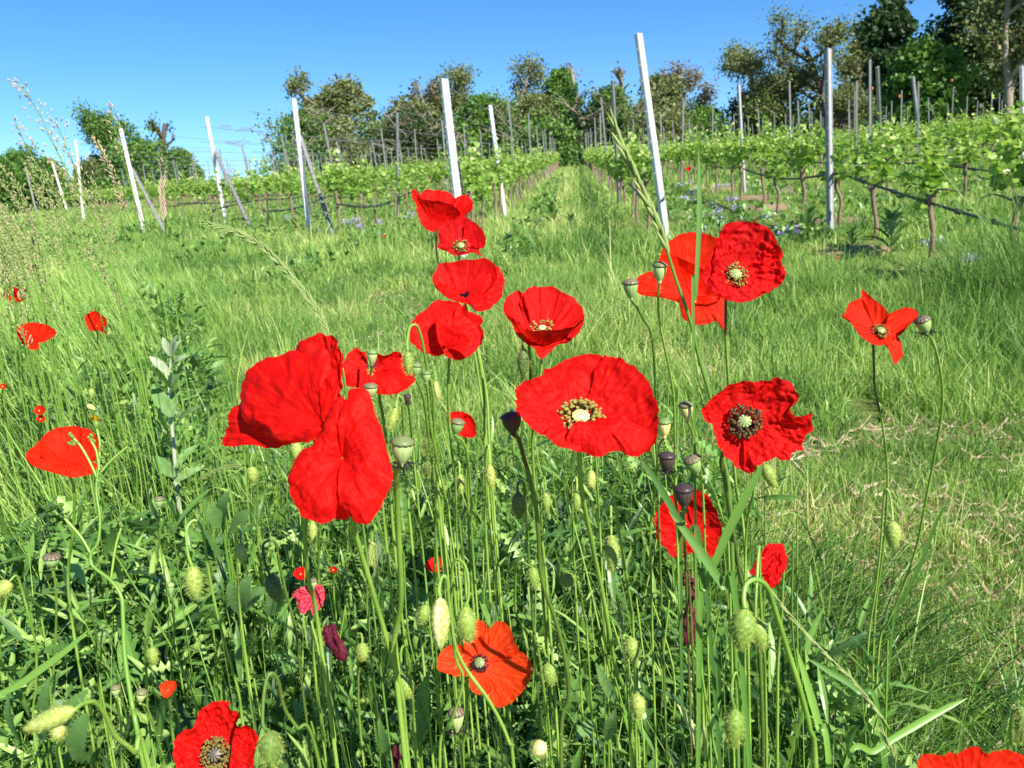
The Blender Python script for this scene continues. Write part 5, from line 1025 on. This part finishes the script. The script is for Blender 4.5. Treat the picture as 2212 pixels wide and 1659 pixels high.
BUD = [
 ('slim hairy bud on a high green hook, left of the fourth poppy', 882, 785, 54, 23, 3, .60, 46, 30, 8, .6, dict(pts=[(880, 735), (886, 706), (900, 704), (910, 730), (922, 790), (935, 850), (940, 960), (950, 1100)])),
 ('long dark brown bud hanging under the cup shaped poppy', 1130, 784, 66, 27, 0, .74, 30, 12, 6, .2, {}),
 ('split yellowish bud right of two small seed heads in mid picture', 945, 846, 46, 16, 10, .80, 20, -12, 20, .7, dict(split=1)),
 ('pale spotted bud with its upper half in shadow, above the big seed head', 848, 906, 52, 21, -18, .62, 26, 12, 10, .72, {}),
 ('dark bud hanging right of the big seed head', 922, 963, 40, 20, 0, .72, 20, 8, 8, .18, {}),
 ('dark narrow bud just below another dark bud', 922, 1015, 38, 18, 0, .74, 22, 10, 10, .15, {}),
 ('green bud below the two dark ones, left of a pair of slim stems', 951, 1053, 46, 19, 4, .72, 26, -10, 8, .62, {}),
 ('slim speckled bud between the low middle stems, beside a green one', 995, 1046, 46, 17, 5, .75, 26, -9, 8, .72, {}),
 ('hanging yellow green bud left of the dark stem under the largest poppy', 1060, 1031, 58, 22, 5, .68, 40, -8, 4, .7, {}),
 ('plump grey shaded bud beside the dark stem under the largest poppy', 1121, 1092, 58, 33, 5, .60, 24, 14, 10, .28, {}),  # low tone puts the shade on this bud into its skin colour
 ('pale bud hanging to the right of the largest poppy stem', 1277, 1040, 50, 22, 0, .78, 40, 10, 10, .75, {}),
 ('green bud behind the largest poppy stem, lower than the pale one', 1246, 1082, 46, 20, 0, .82, 30, -10, 8, .62, {}),
 ('slim bud low behind the two middle stems', 1180, 1085, 50, 20, 3, .84, 30, -10, 8, .6, {}),
 ('fat bud tilted outward just below the ragged poppy', 1662, 1028, 56, 30, 25, .68, 0, 0, 0, .6, dict(pts=[(1645, 985), (1636, 1000), (1628, 1060), (1610, 1200)])),
 ('lone hairy bud hanging from a tall hook at right over the mown grass', 1929, 1156, 62, 35, 2, .84, 0, 0, 0, .66, dict(pts=[(1928, 1112), (1922, 1068), (1912, 1058), (1908, 1090), (1902, 1180), (1892, 1270), (1875, 1400)])),
 ('large bristly bud with dark dots, hanging from the thick hairy hook', 1604, 1360, 92, 58, -6, .50, 0, 0, 0, .55, dict(bristle=1.3, r=.0017, D1=.58, pts=[(1606, 1290), (1612, 1262), (1634, 1252), (1658, 1270), (1675, 1320), (1700, 1400), (1728, 1490), (1748, 1570), (1762, 1680)])),
 ('second bristly bud tucked close behind the large dotted one', 1640, 1372, 72, 38, 12, .54, 0, 0, 0, .58, dict(pts=[(1632, 1310), (1634, 1270), (1640, 1180), (1642, 1290), (1650, 1400), (1655, 1560)])),
 ('bristly bud low at right hanging from a narrow upright loop', 1585, 1574, 86, 44, -3, .52, 0, 0, 0, .5, dict(bristle=1.2, pts=[(1580, 1500), (1584, 1462), (1592, 1456), (1598, 1500), (1604, 1580), (1608, 1680)])),
 ('bristly green bud on a hook in the left grass', 420, 1258, 72, 38, 8, .60, 0, 0, 0, .66, dict(bristle=1.3, pts=[(407, 1200), (402, 1150), (412, 1128), (426, 1126), (438, 1150), (450, 1230), (470, 1330), (500, 1440), (516, 1500), (530, 1600)])),
 ('dark bud hanging from a small arch left of the wilted pink petals', 592, 1271, 64, 36, 18, .62, 0, 0, 0, .22, dict(pts=[(572, 1215), (568, 1180), (580, 1168), (596, 1175), (604, 1220), (618, 1280), (640, 1370), (655, 1500)])),
 ('pale ripe bud showing a brownish tip above the dark arch', 522, 1195, 48, 22, 6, .72, 34, -10, 16, .76, {}),
 ('round pale bud cut by the left edge of the picture', 6, 1273, 44, 36, -40, .70, 0, 0, 0, .72, dict(pts=[(35, 1244), (46, 1270), (62, 1330), (78, 1400), (78, 1480), (76, 1600)])),
 ('huge pale bud lying almost level near the lower left corner', 106, 1555, 122, 46, -68, .36, 0, 0, 0, .74, dict(bristle=.5, split=1, D1=.44, r=.0011, pts=[(180, 1520), (205, 1517), (228, 1545), (250, 1590), (290, 1625), (330, 1690)])),
 ('dark green bristly bud at the lower edge right of the black centred poppy', 585, 1620, 84, 50, 5, .48, 0, 0, 0, .34, dict(bristle=1.3, D1=.55, pts=[(568, 1565), (570, 1500), (578, 1462), (590, 1455), (602, 1475), (615, 1530), (640, 1570), (690, 1650)])),
 ('small green bud in the leaves above the black centred poppy', 331, 1417, 40, 22, 8, .72, 20, -14, 14, .62, {}),
 ('brownish bud behind the huge level bud', 126, 1583, 34, 30, -20, .60, 0, 0, 0, .8, dict(pts=[(128, 1600), (130, 1680)])),
 ('fat pale green bud with a light stripe hanging over the bright orange poppy', 951, 1347, 114, 46, 0, .50, 0, 0, 0, .78, dict(bristle=.45, split=1, r=.0012, pts=[(948, 1275), (954, 1248), (964, 1252), (972, 1320), (985, 1400), (1010, 1450), (1060, 1520), (1098, 1600), (1112, 1680)])),
 ('bristly green bud touching the bright orange poppy from the left', 1008, 1350, 80, 42, 6, .54, 0, 0, 0, .6, dict(bristle=1.2, pts=[(1012, 1290), (1010, 1240), (1000, 1215), (984, 1210), (976, 1240), (976, 1340), (984, 1420), (1000, 1470), (975, 1560), (950, 1650)])),
 ('small bristly bud on a crooked arch in the shaded middle', 1153, 1250, 50, 26, 6, .66, 0, 0, 0, .55, dict(pts=[(1142, 1222), (1128, 1214), (1116, 1222), (1113, 1270), (1114, 1320), (1128, 1350), (1150, 1380), (1170, 1450)])),
 ('round pinkish brown bud facing us in the shaded middle', 1226, 1254, 36, 32, -60, .70, 0, 0, 0, .55, dict(pts=[(1250, 1270), (1262, 1330), (1270, 1400)])),
 ('green bristly bud hanging high among stems right of the largest stem', 1322, 1196, 84, 32, 2, .64, 0, 0, 0, .6, dict(bristle=1.3, pts=[(1320, 1120), (1320, 1090), (1326, 1076), (1330, 1100), (1345, 1200), (1362, 1300), (1370, 1400)])),
 ('green bud at the right rim of the bright orange poppy', 1187, 1456, 50, 32, 8, .62, 0, 0, 0, .58, dict(pts=[(1180, 1420), (1172, 1400), (1160, 1395), (1165, 1420), (1176, 1500), (1190, 1620)])),
 ('downward green bud left of the bright orange poppy', 876, 1482, 58, 34, 15, .62, 0, 0, 0, .6, dict(pts=[(868, 1440), (866, 1410), (872, 1396), (882, 1420), (890, 1500), (900, 1620)])),
 ('knobbly green bud on a short hook at lower right of centre', 1366, 1406, 60, 34, 8, .60, 0, 0, 0, .62, dict(bristle=1.2, pts=[(1352, 1385), (1346, 1376), (1354, 1374), (1368, 1400), (1372, 1480), (1374, 1600)])),
 ('bright green bud close below the knobbly one', 1378, 1525, 58, 34, 4, .58, 0, 0, 0, .68, dict(pts=[(1376, 1480), (1376, 1430), (1372, 1390), (1364, 1384), (1356, 1400), (1362, 1500), (1366, 1640)])),
 ('round pink tipped bud at the bottom centre facing the camera', 1164, 1618, 38, 36, -50, .60, 0, 0, 0, .97, dict(pts=[(1178, 1640), (1182, 1700)])),
 ('small bright bud in leaves right of the dried purple petals', 784, 1409, 40, 24, 4, .70, 20, -10, 8, .66, {}),
 ('bristly bud half hidden behind the light striped bud', 915, 1328, 44, 26, -15, .66, 24, 12, 14, .6, {}),
 ('hanging green bud under the biggest crumpled poppy', 641, 976, 44, 26, 3, .80, 30, 10, 4, .68, {}),
 ('partly shaded bud in the grass left of the folded poppy', 546, 1026, 38, 25, 10, .95, 26, 10, 6, .62, {}),
 ('slim pale bud under the folded poppy, between its stem and the pink petals', 676, 1150, 50, 20, 0, .80, 30, 10, 4, .7, {}),
 ('long pale bud low beside the folded poppy stem', 803, 1196, 56, 18, -3, .78, 30, -10, 4, .66, {}),
 ('small pale bud standing in the far left herbs', 197, 880, 22, 14, 60, 1.3, 0, 0, 0, .8, dict(pts=[(186, 875), (188, 940), (190, 1000)])),
 ('faint green bud in the left herbs above the pale one', 198, 850, 24, 14, 5, 1.4, 16, 6, 4, .62, {}),
 ('hanging bud cropped by the lower right edge of the picture', 2208, 1570, 80, 30, 0, .40, 0, 0, 0, .4, dict(pts=[(2188, 1540), (2184, 1600), (2190, 1700)])),
]
for b in BUD:
    bud(*b[:11], **b[11])
# ------------------------------------------------------------------ seed heads
def seedhead(label, cx, cy, wd, ht, ang, D, pts, tone=.72, cap=.25, stub=False, dark=False, group='poppy seed heads', r=None, D1=None, stem_a=.74, dtop=0):
    """cx, cy: middle of the capsule; ang: lean of its top, degrees from upright, positive right"""
    a = math.radians(ang); dx, dy = math.sin(a), -math.cos(a); sc = D/FPX
    bot = (cx-dx*ht/2, cy-dy*ht/2); top = (cx+dx*ht/2, cy+dy*ht/2)
    path = stem_path([bot]+list(pts), D, D1 or D+.12)
    t = thing('seed_head', label, 'seed head', path[-1], group)
    stem(t, path, r or max(wd*.06*sc, .0010), 420 if D < 1.1 else 0, a=stem_a, dark_top=dtop)
    A = at(*bot, D); T = at(*top, D-.25*ht*sc); ax = nrm(T-A); L = np.linalg.norm(at(*top, D)-A)/max(.75, math.sqrt(max(0, 1-ax[2]**2*0))); R = wd/2*sc
    mb = MB(); K = 24; k_ = tone
    stripe = k_+.05*np.cos(np.arange(K)*2*math.pi/K*10)
    lathe(mb, A, ax, [(0, R*.22, k_-.15), (L*.05, R*.34, k_-.1), (L*.09, R*.26, k_), (L*.2, R*.5, stripe), (L*.38, R*.76, stripe), (L*.58, R*.93, stripe), (L*.74, R*.96, stripe), (L*.84, R*.86, stripe)], K, .5)
    cap_o = mb.build('capsule', M['capsule'], t)
    mb = MB(); alt = np.where(np.arange(K) % 2 == 0, cap+.0, cap+(.3 if not dark else .03))
    lathe(mb, A, ax, [(L*.83, R*.84, cap), (L*.80, R*1.04, alt), (L*.86, R*1.1, alt), (L*.95, R*.82, alt), (L*1.03, R*.4, alt), (L*1.06, R*.08, cap)], K, .5, lambda th, h: 1+.05*np.cos(th*12))
    mb.build('lid', M['capsule'], cap_o, t.location)
    if stub:
        mb = MB(); X = nrm(np.cross(ax, RT+.1*UP)); Y = np.cross(ax, X)
        for i in range(46):
            th = random.uniform(0, 6.28); d = X*math.cos(th)+Y*math.sin(th); l = R*random.uniform(.7, 1.6)
            p0 = A+ax*L*.03; p1 = p0+d*l*.6+ax*l*random.uniform(-.2, .5); p2 = p0+d*l+ax*l*random.uniform(-.35, .5)
            tube(mb, np.array([p0, p1, p2]), R*.028, 3, .1, False)
            e = nrm(np.array([random.gauss(0, 1) for _ in range(3)]))
            lathe(mb, p2, e, [(0, R*.02, .08), (R*.06, R*.06, .08), (R*.16, R*.05, .08), (R*.2, R*.01, .08)], 4)
        mb.build('withered_stamens', M['anther'], t)
    return t
HEADS = [
 ('big striped seed head with withered black stamens beside the folded poppy', 869, 975, 48, 66, 3, .46, [(860, 1020), (858, 1080), (862, 1180), (866, 1300), (850, 1400), (860, 1500)], .84, .3, dict(stub=True, r=.0017)),
 ('pale seed head with a few black stamens, right of the biggest poppy', 804, 773, 22, 36, 2, .60, [(801, 810), (800, 828)], .86, .45, dict(stub=True)),
 ('seed head directly below the pale one with black stamens', 801, 845, 29, 34, 0, .58, [(806, 880), (815, 915), (822, 960), (826, 1040), (832, 1150)], .84, .2, {}),
 ('green seed head with a beige lid at the right edge of the same poppy', 899, 800, 22, 34, 6, .62, [(908, 840), (918, 880), (930, 980), (945, 1100)], .78, .3, {}),
 ('small green seed head right of the beige lidded one', 921, 815, 20, 28, 0, .64, [(924, 850), (930, 920), (948, 1010), (965, 1090), (975, 1200)], .82, .35, {}),
 ('shiny green seed head in front of the feathery dark leaves', 987, 923, 29, 38, 12, .64, [(1000, 955), (1010, 990), (1018, 1080), (1022, 1200)], .75, .2, {}),
 ('dark brown seed head left of the largest poppy', 1106, 915, 44, 50, -8, .52, [(1120, 950), (1135, 1000), (1152, 1070), (1162, 1140), (1170, 1250), (1200, 1340), (1220, 1420), (1228, 1500), (1212, 1620)], .06, .02, dict(dark=True, r=.0014, stem_a=.35, dtop=.2)),
 ('grey green seed head held above the spread orange-red poppy', 1425, 590, 30, 46, 2, .62, [(1422, 640), (1424, 690), (1436, 750), (1448, 810), (1456, 870), (1458, 960), (1460, 1050)], .86, .25, {}),
 ('seed head on a bent brown stem left of the spread orange-red poppy', 1363, 627, 32, 46, -3, .66, [(1376, 665), (1390, 690), (1404, 715), (1412, 760), (1416, 850), (1418, 960)], .76, .15, dict(stem_a=.35)),
 ('pale yellowish seed head at the right rim of the largest poppy', 1435, 925, 28, 44, 0, .62, [(1426, 960), (1420, 1000), (1412, 1100), (1405, 1200)], .95, .4, {}),
 ('small pale seed head with a purple lid above two darker ones', 1483, 889, 30, 44, -6, .66, [(1492, 925), (1500, 955), (1508, 1000), (1520, 1100)], .93, .2, {}),
 ('dark seed head with ragged stamens right below the largest poppy', 1441, 999, 36, 46, 2, .58, [(1452, 1040), (1462, 1100), (1470, 1180), (1490, 1280)], .10, .03, dict(stub=True, dark=True, stem_a=.3)),
 ('round bright green seed head left of the ragged poppy', 1500, 1005, 38, 46, -22, .58, [(1518, 1040), (1540, 1070), (1560, 1120), (1575, 1220)], .74, .15, {}),
 ('blackish seed head in front of the half hidden poppy', 1477, 1072, 40, 54, 0, .54, [(1478, 1120), (1480, 1200), (1484, 1300)], .07, .02, dict(dark=True, stem_a=.25)),
 ('seed head with a skirt of black stamens beside the three petalled poppy', 1996, 703, 32, 42, -18, .80, [(2012, 732), (2024, 765), (2033, 810), (2036, 860), (2030, 920), (2016, 1000), (2004, 1060), (1980, 1180), (1950, 1270), (1920, 1340), (1900, 1390)], .80, .1, dict(stub=True, D1=1.05, r=.0013)),
 ('flat lidded green seed head in the left grass', 112, 1212, 34, 34, 0, .66, [(118, 1250), (122, 1300), (120, 1380), (116, 1450), (114, 1540)], .78, .1, {}),
 ('narrow young seed head right of the flat lidded one', 195, 1285, 17, 30, 0, .80, [(200, 1320), (208, 1380), (214, 1460)], .84, .5, {}),
 ('slender upright green seed head in the middle of the left grass', 369, 1273, 14, 32, 0, .84, [(374, 1310), (376, 1380), (372, 1460)], .8, .6, {}),
 ('green seed head partly behind leaves above the brown lidded pair', 220, 1379, 18, 34, 0, .80, [(218, 1420), (216, 1500)], .74, .5, {}),
 ('left one of two brown lidded seed heads above the huge level bud', 250, 1492, 20, 28, -3, .66, [(256, 1530), (262, 1580), (268, 1680)], .86, .2, {}),
 ('right one of two brown lidded seed heads above the huge level bud', 305, 1503, 22, 34, 8, .64, [(318, 1530), (335, 1580), (350, 1630), (356, 1690)], .90, .25, {}),
 ('tiny seed head standing over the wilted pink petals', 677, 1260, 17, 24, 0, .79, [(674, 1290), (676, 1340), (680, 1420)], .88, .15, {}),
 ('grey striped seed head in the shadows under the bright orange poppy', 986, 1553, 34, 58, -3, .66, [(984, 1600), (984, 1690)], .88, .08, dict(stub=True)),
 ('brown lidded seed head in grass left of the folded poppy', 344, 1086, 20, 28, 0, .95, [(344, 1120), (346, 1180)], .8, .2, {}),
 ('spent seed head with only dark threads, below the slim hooked bud', 880, 862, 16, 22, 0, .72, [(884, 890), (890, 950), (896, 1010)], .12, .05, dict(stub=True, dark=True)),
]
for h in HEADS:
    seedhead(*h[:8], tone=h[8], cap=h[9], **h[10])
# ------------------------------------------------------------------ grass ears, blades and weeds near the camera
def ear(label, pts, D0, D1, e0, wd, r=.001, mat='ear', awn=.006, a=.55, group='flowering grass stalks', spread=.35):
    """pts from tip downwards, layout px; e0: fraction of the path carrying spikelets"""
    path = stem_path(pts, D0, D1); n = len(path)
    t = thing('grass_stalk', label, 'grass', path[-1], group)
    mb = MB(); tube(mb, path, np.linspace(r*.35, r, n), 5, a); mb.build('stem', M['blade'], t)
    P = crom(path, 200); L = np.linalg.norm(np.diff(P, axis=0), axis=1); cum = np.concatenate([[0], np.cumsum(L)])
    vis = sum(math.hypot(pts[i+1][0]-pts[i][0], pts[i+1][1]-pts[i][1]) for i in range(len(pts)-1))*(D0+D1)/2/FPX
    mb = MB(); T, N, B = frames(P); step = wd*.42; s_ = 0.0; i = 0
    while s_ < vis*e0:
        j = int(np.clip(np.searchsorted(cum, s_), 0, 198)); sd = (1 if i % 2 else -1)
        view = nrm(CAM-P[j]); S = nrm(np.cross(T[j], view))
        d = nrm(-T[j]+S*sd*spread+view*random.uniform(-.2, .3)); ww = wd*(.5+.5*min(1, s_/(vis*e0*.25)+.2))
        lathe(mb, P[j], d, [(0, ww*.06, a), (ww*.5, ww*.17, a+.1), (ww*1.2, ww*.12, a+.2), (ww*1.7, ww*.02, a+.3)], 5)
        if awn: spikes(mb, P[j][None]+d*ww*1.5, d[None], awn, .0004, .9)
        s_ += step; i += 1
    mb.build('spikelets', M[mat], t)
    return t
ear('long green grass ear bending left over the biggest crumpled poppy', [(447, 482), (470, 489), (500, 498), (540, 517), (580, 545), (620, 588), (660, 635), (690, 680), (712, 735), (735, 800), (755, 900)], .62, .66, .78, .0056, .0011, spread=.28)
ear('thick green grass ear crossing the tall white post, leaning left', [(1325, 265), (1345, 320), (1370, 375), (1395, 430), (1420, 485), (1440, 540), (1462, 610), (1490, 690), (1512, 780), (1535, 860), (1560, 980), (1580, 1150)], .58, .66, .33, .0105, .0021, spread=.15)
ear('grass ear leaning across the mown grass at lower right', [(1672, 1285), (1720, 1345), (1790, 1420), (1850, 1480), (1900, 1545), (1950, 1620), (1990, 1700)], .62, .60, .7, .0050, .0012, spread=.12)
ear('green grass ear standing at the bottom right near the corner', [(1908, 1585), (1920, 1620), (1935, 1700)], .55, .56, .8, .005, .001, spread=.15)
ear('narrow grass ear among the stems below the largest poppy', [(1333, 1300), (1345, 1370), (1352, 1440), (1356, 1520), (1360, 1600)], .66, .68, .5, .0045, .001)
ear('green grass ear beside the folded poppy stem', [(800, 1215), (808, 1180), (812, 1240), (806, 1330), (800, 1400)], .7, .72, .5, .004, .0009)
ear('pale grass ear lying across the left grass', [(515, 1004), (480, 1012), (440, 1030), (400, 1055), (380, 1090), (375, 1150)], .95, 1.0, .5, .004, .0008)
ear('seed stalk among the left vines with pale husks', [(352, 385), (350, 420), (355, 480), (360, 600), (372, 800)], 1.5, 1.6, .22, .010, .001, mat='straw')
def blade(label, pts, D0, D1, w, a=.5, group='broad grass blades', name='grass_shoot', ground=True):
    path = stem_path(pts, D0, D1, ground); n = len(path); t_ = np.linspace(0, 1, n)
    o_ = thing(name, label, 'grass', path[-1], group)
    mb = MB(); strip(mb, path, w*np.interp(t_, [0, .12, .3, .55, 1], [.06, .7, 1, .75, .3]), -FW+UP*.2+RT*.15, a); mb.build('leaf', M['blade'], o_)
    return o_
blade('upright grey green blade standing before the spread orange-red poppy', [(1509, 318), (1510, 380), (1510, 440), (1508, 520), (1504, 600), (1500, 650), (1497, 690)], .60, .61, .0042, .45)
blade('wide blade crossing to the upper right under the ragged poppy', [(1648, 995), (1632, 1030), (1600, 1090), (1570, 1150), (1545, 1210), (1520, 1270), (1512, 1300)], .55, .57, .0068, .5)
blade('wide blue green blade leaning left across the half hidden poppy', [(1445, 1105), (1480, 1150), (1520, 1205), (1560, 1265), (1590, 1318)], .56, .56, .0072, .42)
blade('dark blade reaching up from the lower right stems', [(1383, 990), (1410, 1030), (1440, 1080), (1480, 1150), (1520, 1230)], .57, .58, .0055, .2)
blade('bright blade arching low at the right corner', [(2090, 1508), (2040, 1530), (1960, 1575), (1890, 1620), (1820, 1680)], .60, .58, .0058, .6)
blade('blade leaning over the lower right shadow', [(1740, 1420), (1790, 1450), (1850, 1490), (1900, 1560)], .66, .66, .0055, .4)
blade('broad pale blade crossing the lower left grass', [(196, 1356), (150, 1400), (90, 1445), (40, 1480), (0, 1500), (-40, 1530)], .62, .60, .0058, .55)
blade('green blade rising beside the lone hanging bud stem', [(2050, 1080), (2020, 1130), (1990, 1210), (1960, 1275), (1930, 1340)], .95, 1.0, .006, .3)
blade('bright blade in front of the lower right stems', [(1720, 1400), (1740, 1470), (1765, 1560), (1790, 1680)], .52, .52, .0055, .68)
blade('tall dark blade between the ragged poppy and the stems below', [(1500, 960), (1498, 1010), (1480, 1100), (1470, 1200)], .62, .62, .004, .25)
# branched spotted weed, left
t = thing('spotted_weed', 'branched ribbed weed stalk with small grey buds in front of the left poppy', 'weed', ghit(260, 1659), 'weeds')
def pathpx(pts, D0, D1=None): return stem_path(pts, D0, D1 or D0, False)
mb = MB(); main = stem_path([(213, 1010), (208, 1060), (216, 1120), (212, 1170), (197, 1195), (200, 1222), (240, 1255), (262, 1290), (266, 1340), (270, 1420), (285, 1520), (308, 1640)], .66, .62)
tube(mb, main, np.linspace(.0009, .0021, len(main)), 8, .62)
for P_ in ([(213, 1040), (195, 1000), (175, 965), (158, 945)], [(215, 1015), (208, 975), (196, 950)], [(214, 1000), (216, 960), (210, 930), (208, 912)], [(218, 1020), (240, 995), (275, 965)], [(197, 1198), (175, 1160), (140, 1120)], [(240, 1248), (250, 1180), (262, 1140)], [(264, 1290), (240, 1320), (232, 1322)]):
    pp = pathpx(P_[::-1], .66); tube(mb, pp, .0010, 6, .8)
mb.build('stem', M['stem'], t)
for (x, y, s_) in ((158, 945, 14), (153, 960, 10), (163, 962, 10), (193, 945, 12), (200, 955, 10), (276, 962, 12), (222, 975, 11), (230, 985, 10), (218, 990, 10), (226, 1000, 9), (268, 1305, 13), (262, 1318, 11), (140, 1118, 10), (262, 1136, 10), (225, 960, 9)):
    mb = MB()
    for _ in range(3):
        A = at(x+random.gauss(0, 3), y+random.gauss(0, 3), .66); d = nrm(UP+RT*random.gauss(0, .5)-FW*random.random()*.5); s = s_*.66/FPX*.6
        lathe(mb, A, d, [(0, s*.2, .3), (s*.4, s*.5, .5), (s, s*.48, .5), (s*1.4, s*.1, .3)], 7)
    mb.build('bud_cluster', M['bud'], t)
mb = MB(); A = at(208, 912, .66)
for i in range(34):
    th = i*2.4; r0_ = .0055*(.6+.4*random.random()); d = RT*math.cos(th)+(-FW*.8+UP*.5)*math.sin(th)
    P_ = np.array([A, A+d*r0_*.5+UP*.0022, A+d*r0_*1.15+UP*.0030]); strip(mb, P_, .0013, UP-FW*.4, random.random(), 0)
mb.build('yellow_flower', M['yellow'], t)
mb = MB(); lathe(mb, A-UP*.006, UP, [(0, .001, .4), (.002, .0022, .4), (.006, .0026, .5), (.007, .0012, .5)], 9); mb.build('sepals', M['bud'], t)
# silvery mullein
t = thing('woolly_plant', 'silvery woolly leaved plant standing in the left grass', 'plant', ghit(378, 1080), 'weeds'); b0 = np.array(t.location)
b0[2] = float(gz(b0[0], b0[1])); Dm = 1.75
mb = MB(); mp_ = stem_path([(372, 740), (368, 800), (366, 850), (372, 930), (378, 1000), (380, 1040)], Dm, Dm+.05); tube(mb, mp_, np.linspace(.003, .006, len(mp_)), 7, .95); mb.build('stem', M['leafpale'], t)
for (x0, y0, x1, y1, w) in ((370, 770, 352, 728, 22), (372, 765, 385, 724, 20), (372, 775, 392, 735, 20), (368, 810, 322, 770, 26), (370, 800, 405, 770, 24), (368, 840, 320, 790, 30), (370, 850, 402, 790, 26), (370, 900, 330, 830, 40), (372, 900, 380, 840, 34), (376, 930, 436, 878, 26), (374, 950, 345, 880, 34), (380, 1010, 430, 960, 26), (378, 1030, 330, 985, 36), (380, 1040, 440, 1010, 30)):
    mb = MB(); broadleaf(mb, at(x0, y0, Dm), at(x1, y1, Dm-random.uniform(-.05, .1)), w*Dm/FPX*.75, -FW*.8+UP*.5, .92 if y1 < 790 else .62, .12); mb.build('leaf', M['leafpale'], t)
# broad weeds with big leaves in the foreground (their own plants)
for lab, bx_, by_, D_, lv, a_ in (
    ('broad veined dock leaves at the lower left edge', 95, 1640, .80, [(100, 1600, 130, 1450, 60), (120, 1600, 190, 1490, 50), (60, 1620, 20, 1500, 46), (160, 1640, 190, 1540, 60)], .5),
    ('broad leaf rising beside the pale lying grass ear', 490, 1150, 1.15, [(485, 1140, 495, 1062, 50), (480, 1140, 450, 1090, 36), (500, 1150, 540, 1100, 34)], .55),
    ('pale lobed leaves left of the dark hanging bud', 520, 1330, .9, [(520, 1320, 545, 1240, 44), (525, 1320, 580, 1270, 40), (520, 1330, 500, 1250, 36), (585, 1330, 600, 1260, 46)], .6),
    ('wavy toothed poppy leaf left of the bright orange poppy', 905, 1620, .74, [(905, 1600, 925, 1450, 34), (915, 1600, 890, 1500, 30), (840, 1640, 820, 1550, 34)], .55),
    ('yellowing toothed leaf at the bottom right of centre', 1500, 1650, .62, [(1510, 1650, 1462, 1520, 26), (1490, 1650, 1520, 1560, 24)], .85),
    ('toothed pale leaf left of the yellowing leaf', 1300, 1540, .74, [(1330, 1520, 1288, 1432, 24), (1280, 1560, 1245, 1600, 30), (1310, 1600, 1330, 1530, 26)], .6)):
    t = thing('leafy_weed', lab, 'weed', (*at(bx_, by_, D_)[:2], float(gz(*at(bx_, by_, D_)[:2]))), 'broad leaved weeds')
    for (x0, y0, x1, y1, w) in lv:
        mb = MB(); broadleaf(mb, at(x0, y0, D_+.03), at(x1, y1, D_), w*D_/FPX, -FW*.7+UP*.4+RT*random.uniform(-.4, .4), a_, .1, .15, 26, curl=.2); mb.build('leaf', M['leafpale' if a_ < .8 else 'ear'], t)
    mb = MB()
    for (x0, y0, x1, y1, w) in lv[:3]: tube(mb, stem_path([(x0, y0), (x0*.5+bx_*.5, y0+30)], D_+.03, D_+.05), .0012, 5, .6)
    mb.build('stem', M['stem'], t)

# blue green thistles and docks on the path and the banks
for i, (x_, y_, h_, lab) in enumerate(((1195, 492, .38, 'large blue green thistle in the middle of the grassy path'), (1165, 478, .26, 'smaller blue green weed left of the large thistle on the path'), (1235, 505, .24, 'blue green weed right of the large thistle on the path'), (1925, 548, .34, 'broad leaved weed between vine trunks at right'), (1745, 520, .32, 'tall leafy weed left of the perforated post'),
    (1300, 560, .16, 'low dark weed beside the foot of the first right row'), (850, 545, .16, 'low green weed on the slope left of the second poppy from the top'), (1420, 640, .14, 'low weed behind the seed head on the bent stem'), (1840, 540, .20, 'broad leaved weed at the foot of the vines at right'), (2010, 640, .2, 'leafy weed in the long grass at far right'))):
    A = ghit(x_, y_); t = thing('thistle', lab, 'weed', A, 'weeds on the slope'); mb = MB(); tube(mb, np.array([A, A+[.01, 0, h_*.9]]), .006, 5, .4); mb.build('stem', M['leafpale'], t); mb = MB()
    for k in range(14):
        th = k*2.4; u = k/14; e = np.array([math.cos(th), math.sin(th), .35+u*1.1]); p0 = A+[0, 0, h_*(.05+.75*u)]
        broadleaf(mb, p0, p0+nrm(e)*h_*(.75-.35*u), h_*.2, np.array([0, 0, 1.])+e*.1, random.uniform(.3, .75), .15, .25, 12)
    mb.build('leaves', M['leafpale'], t)
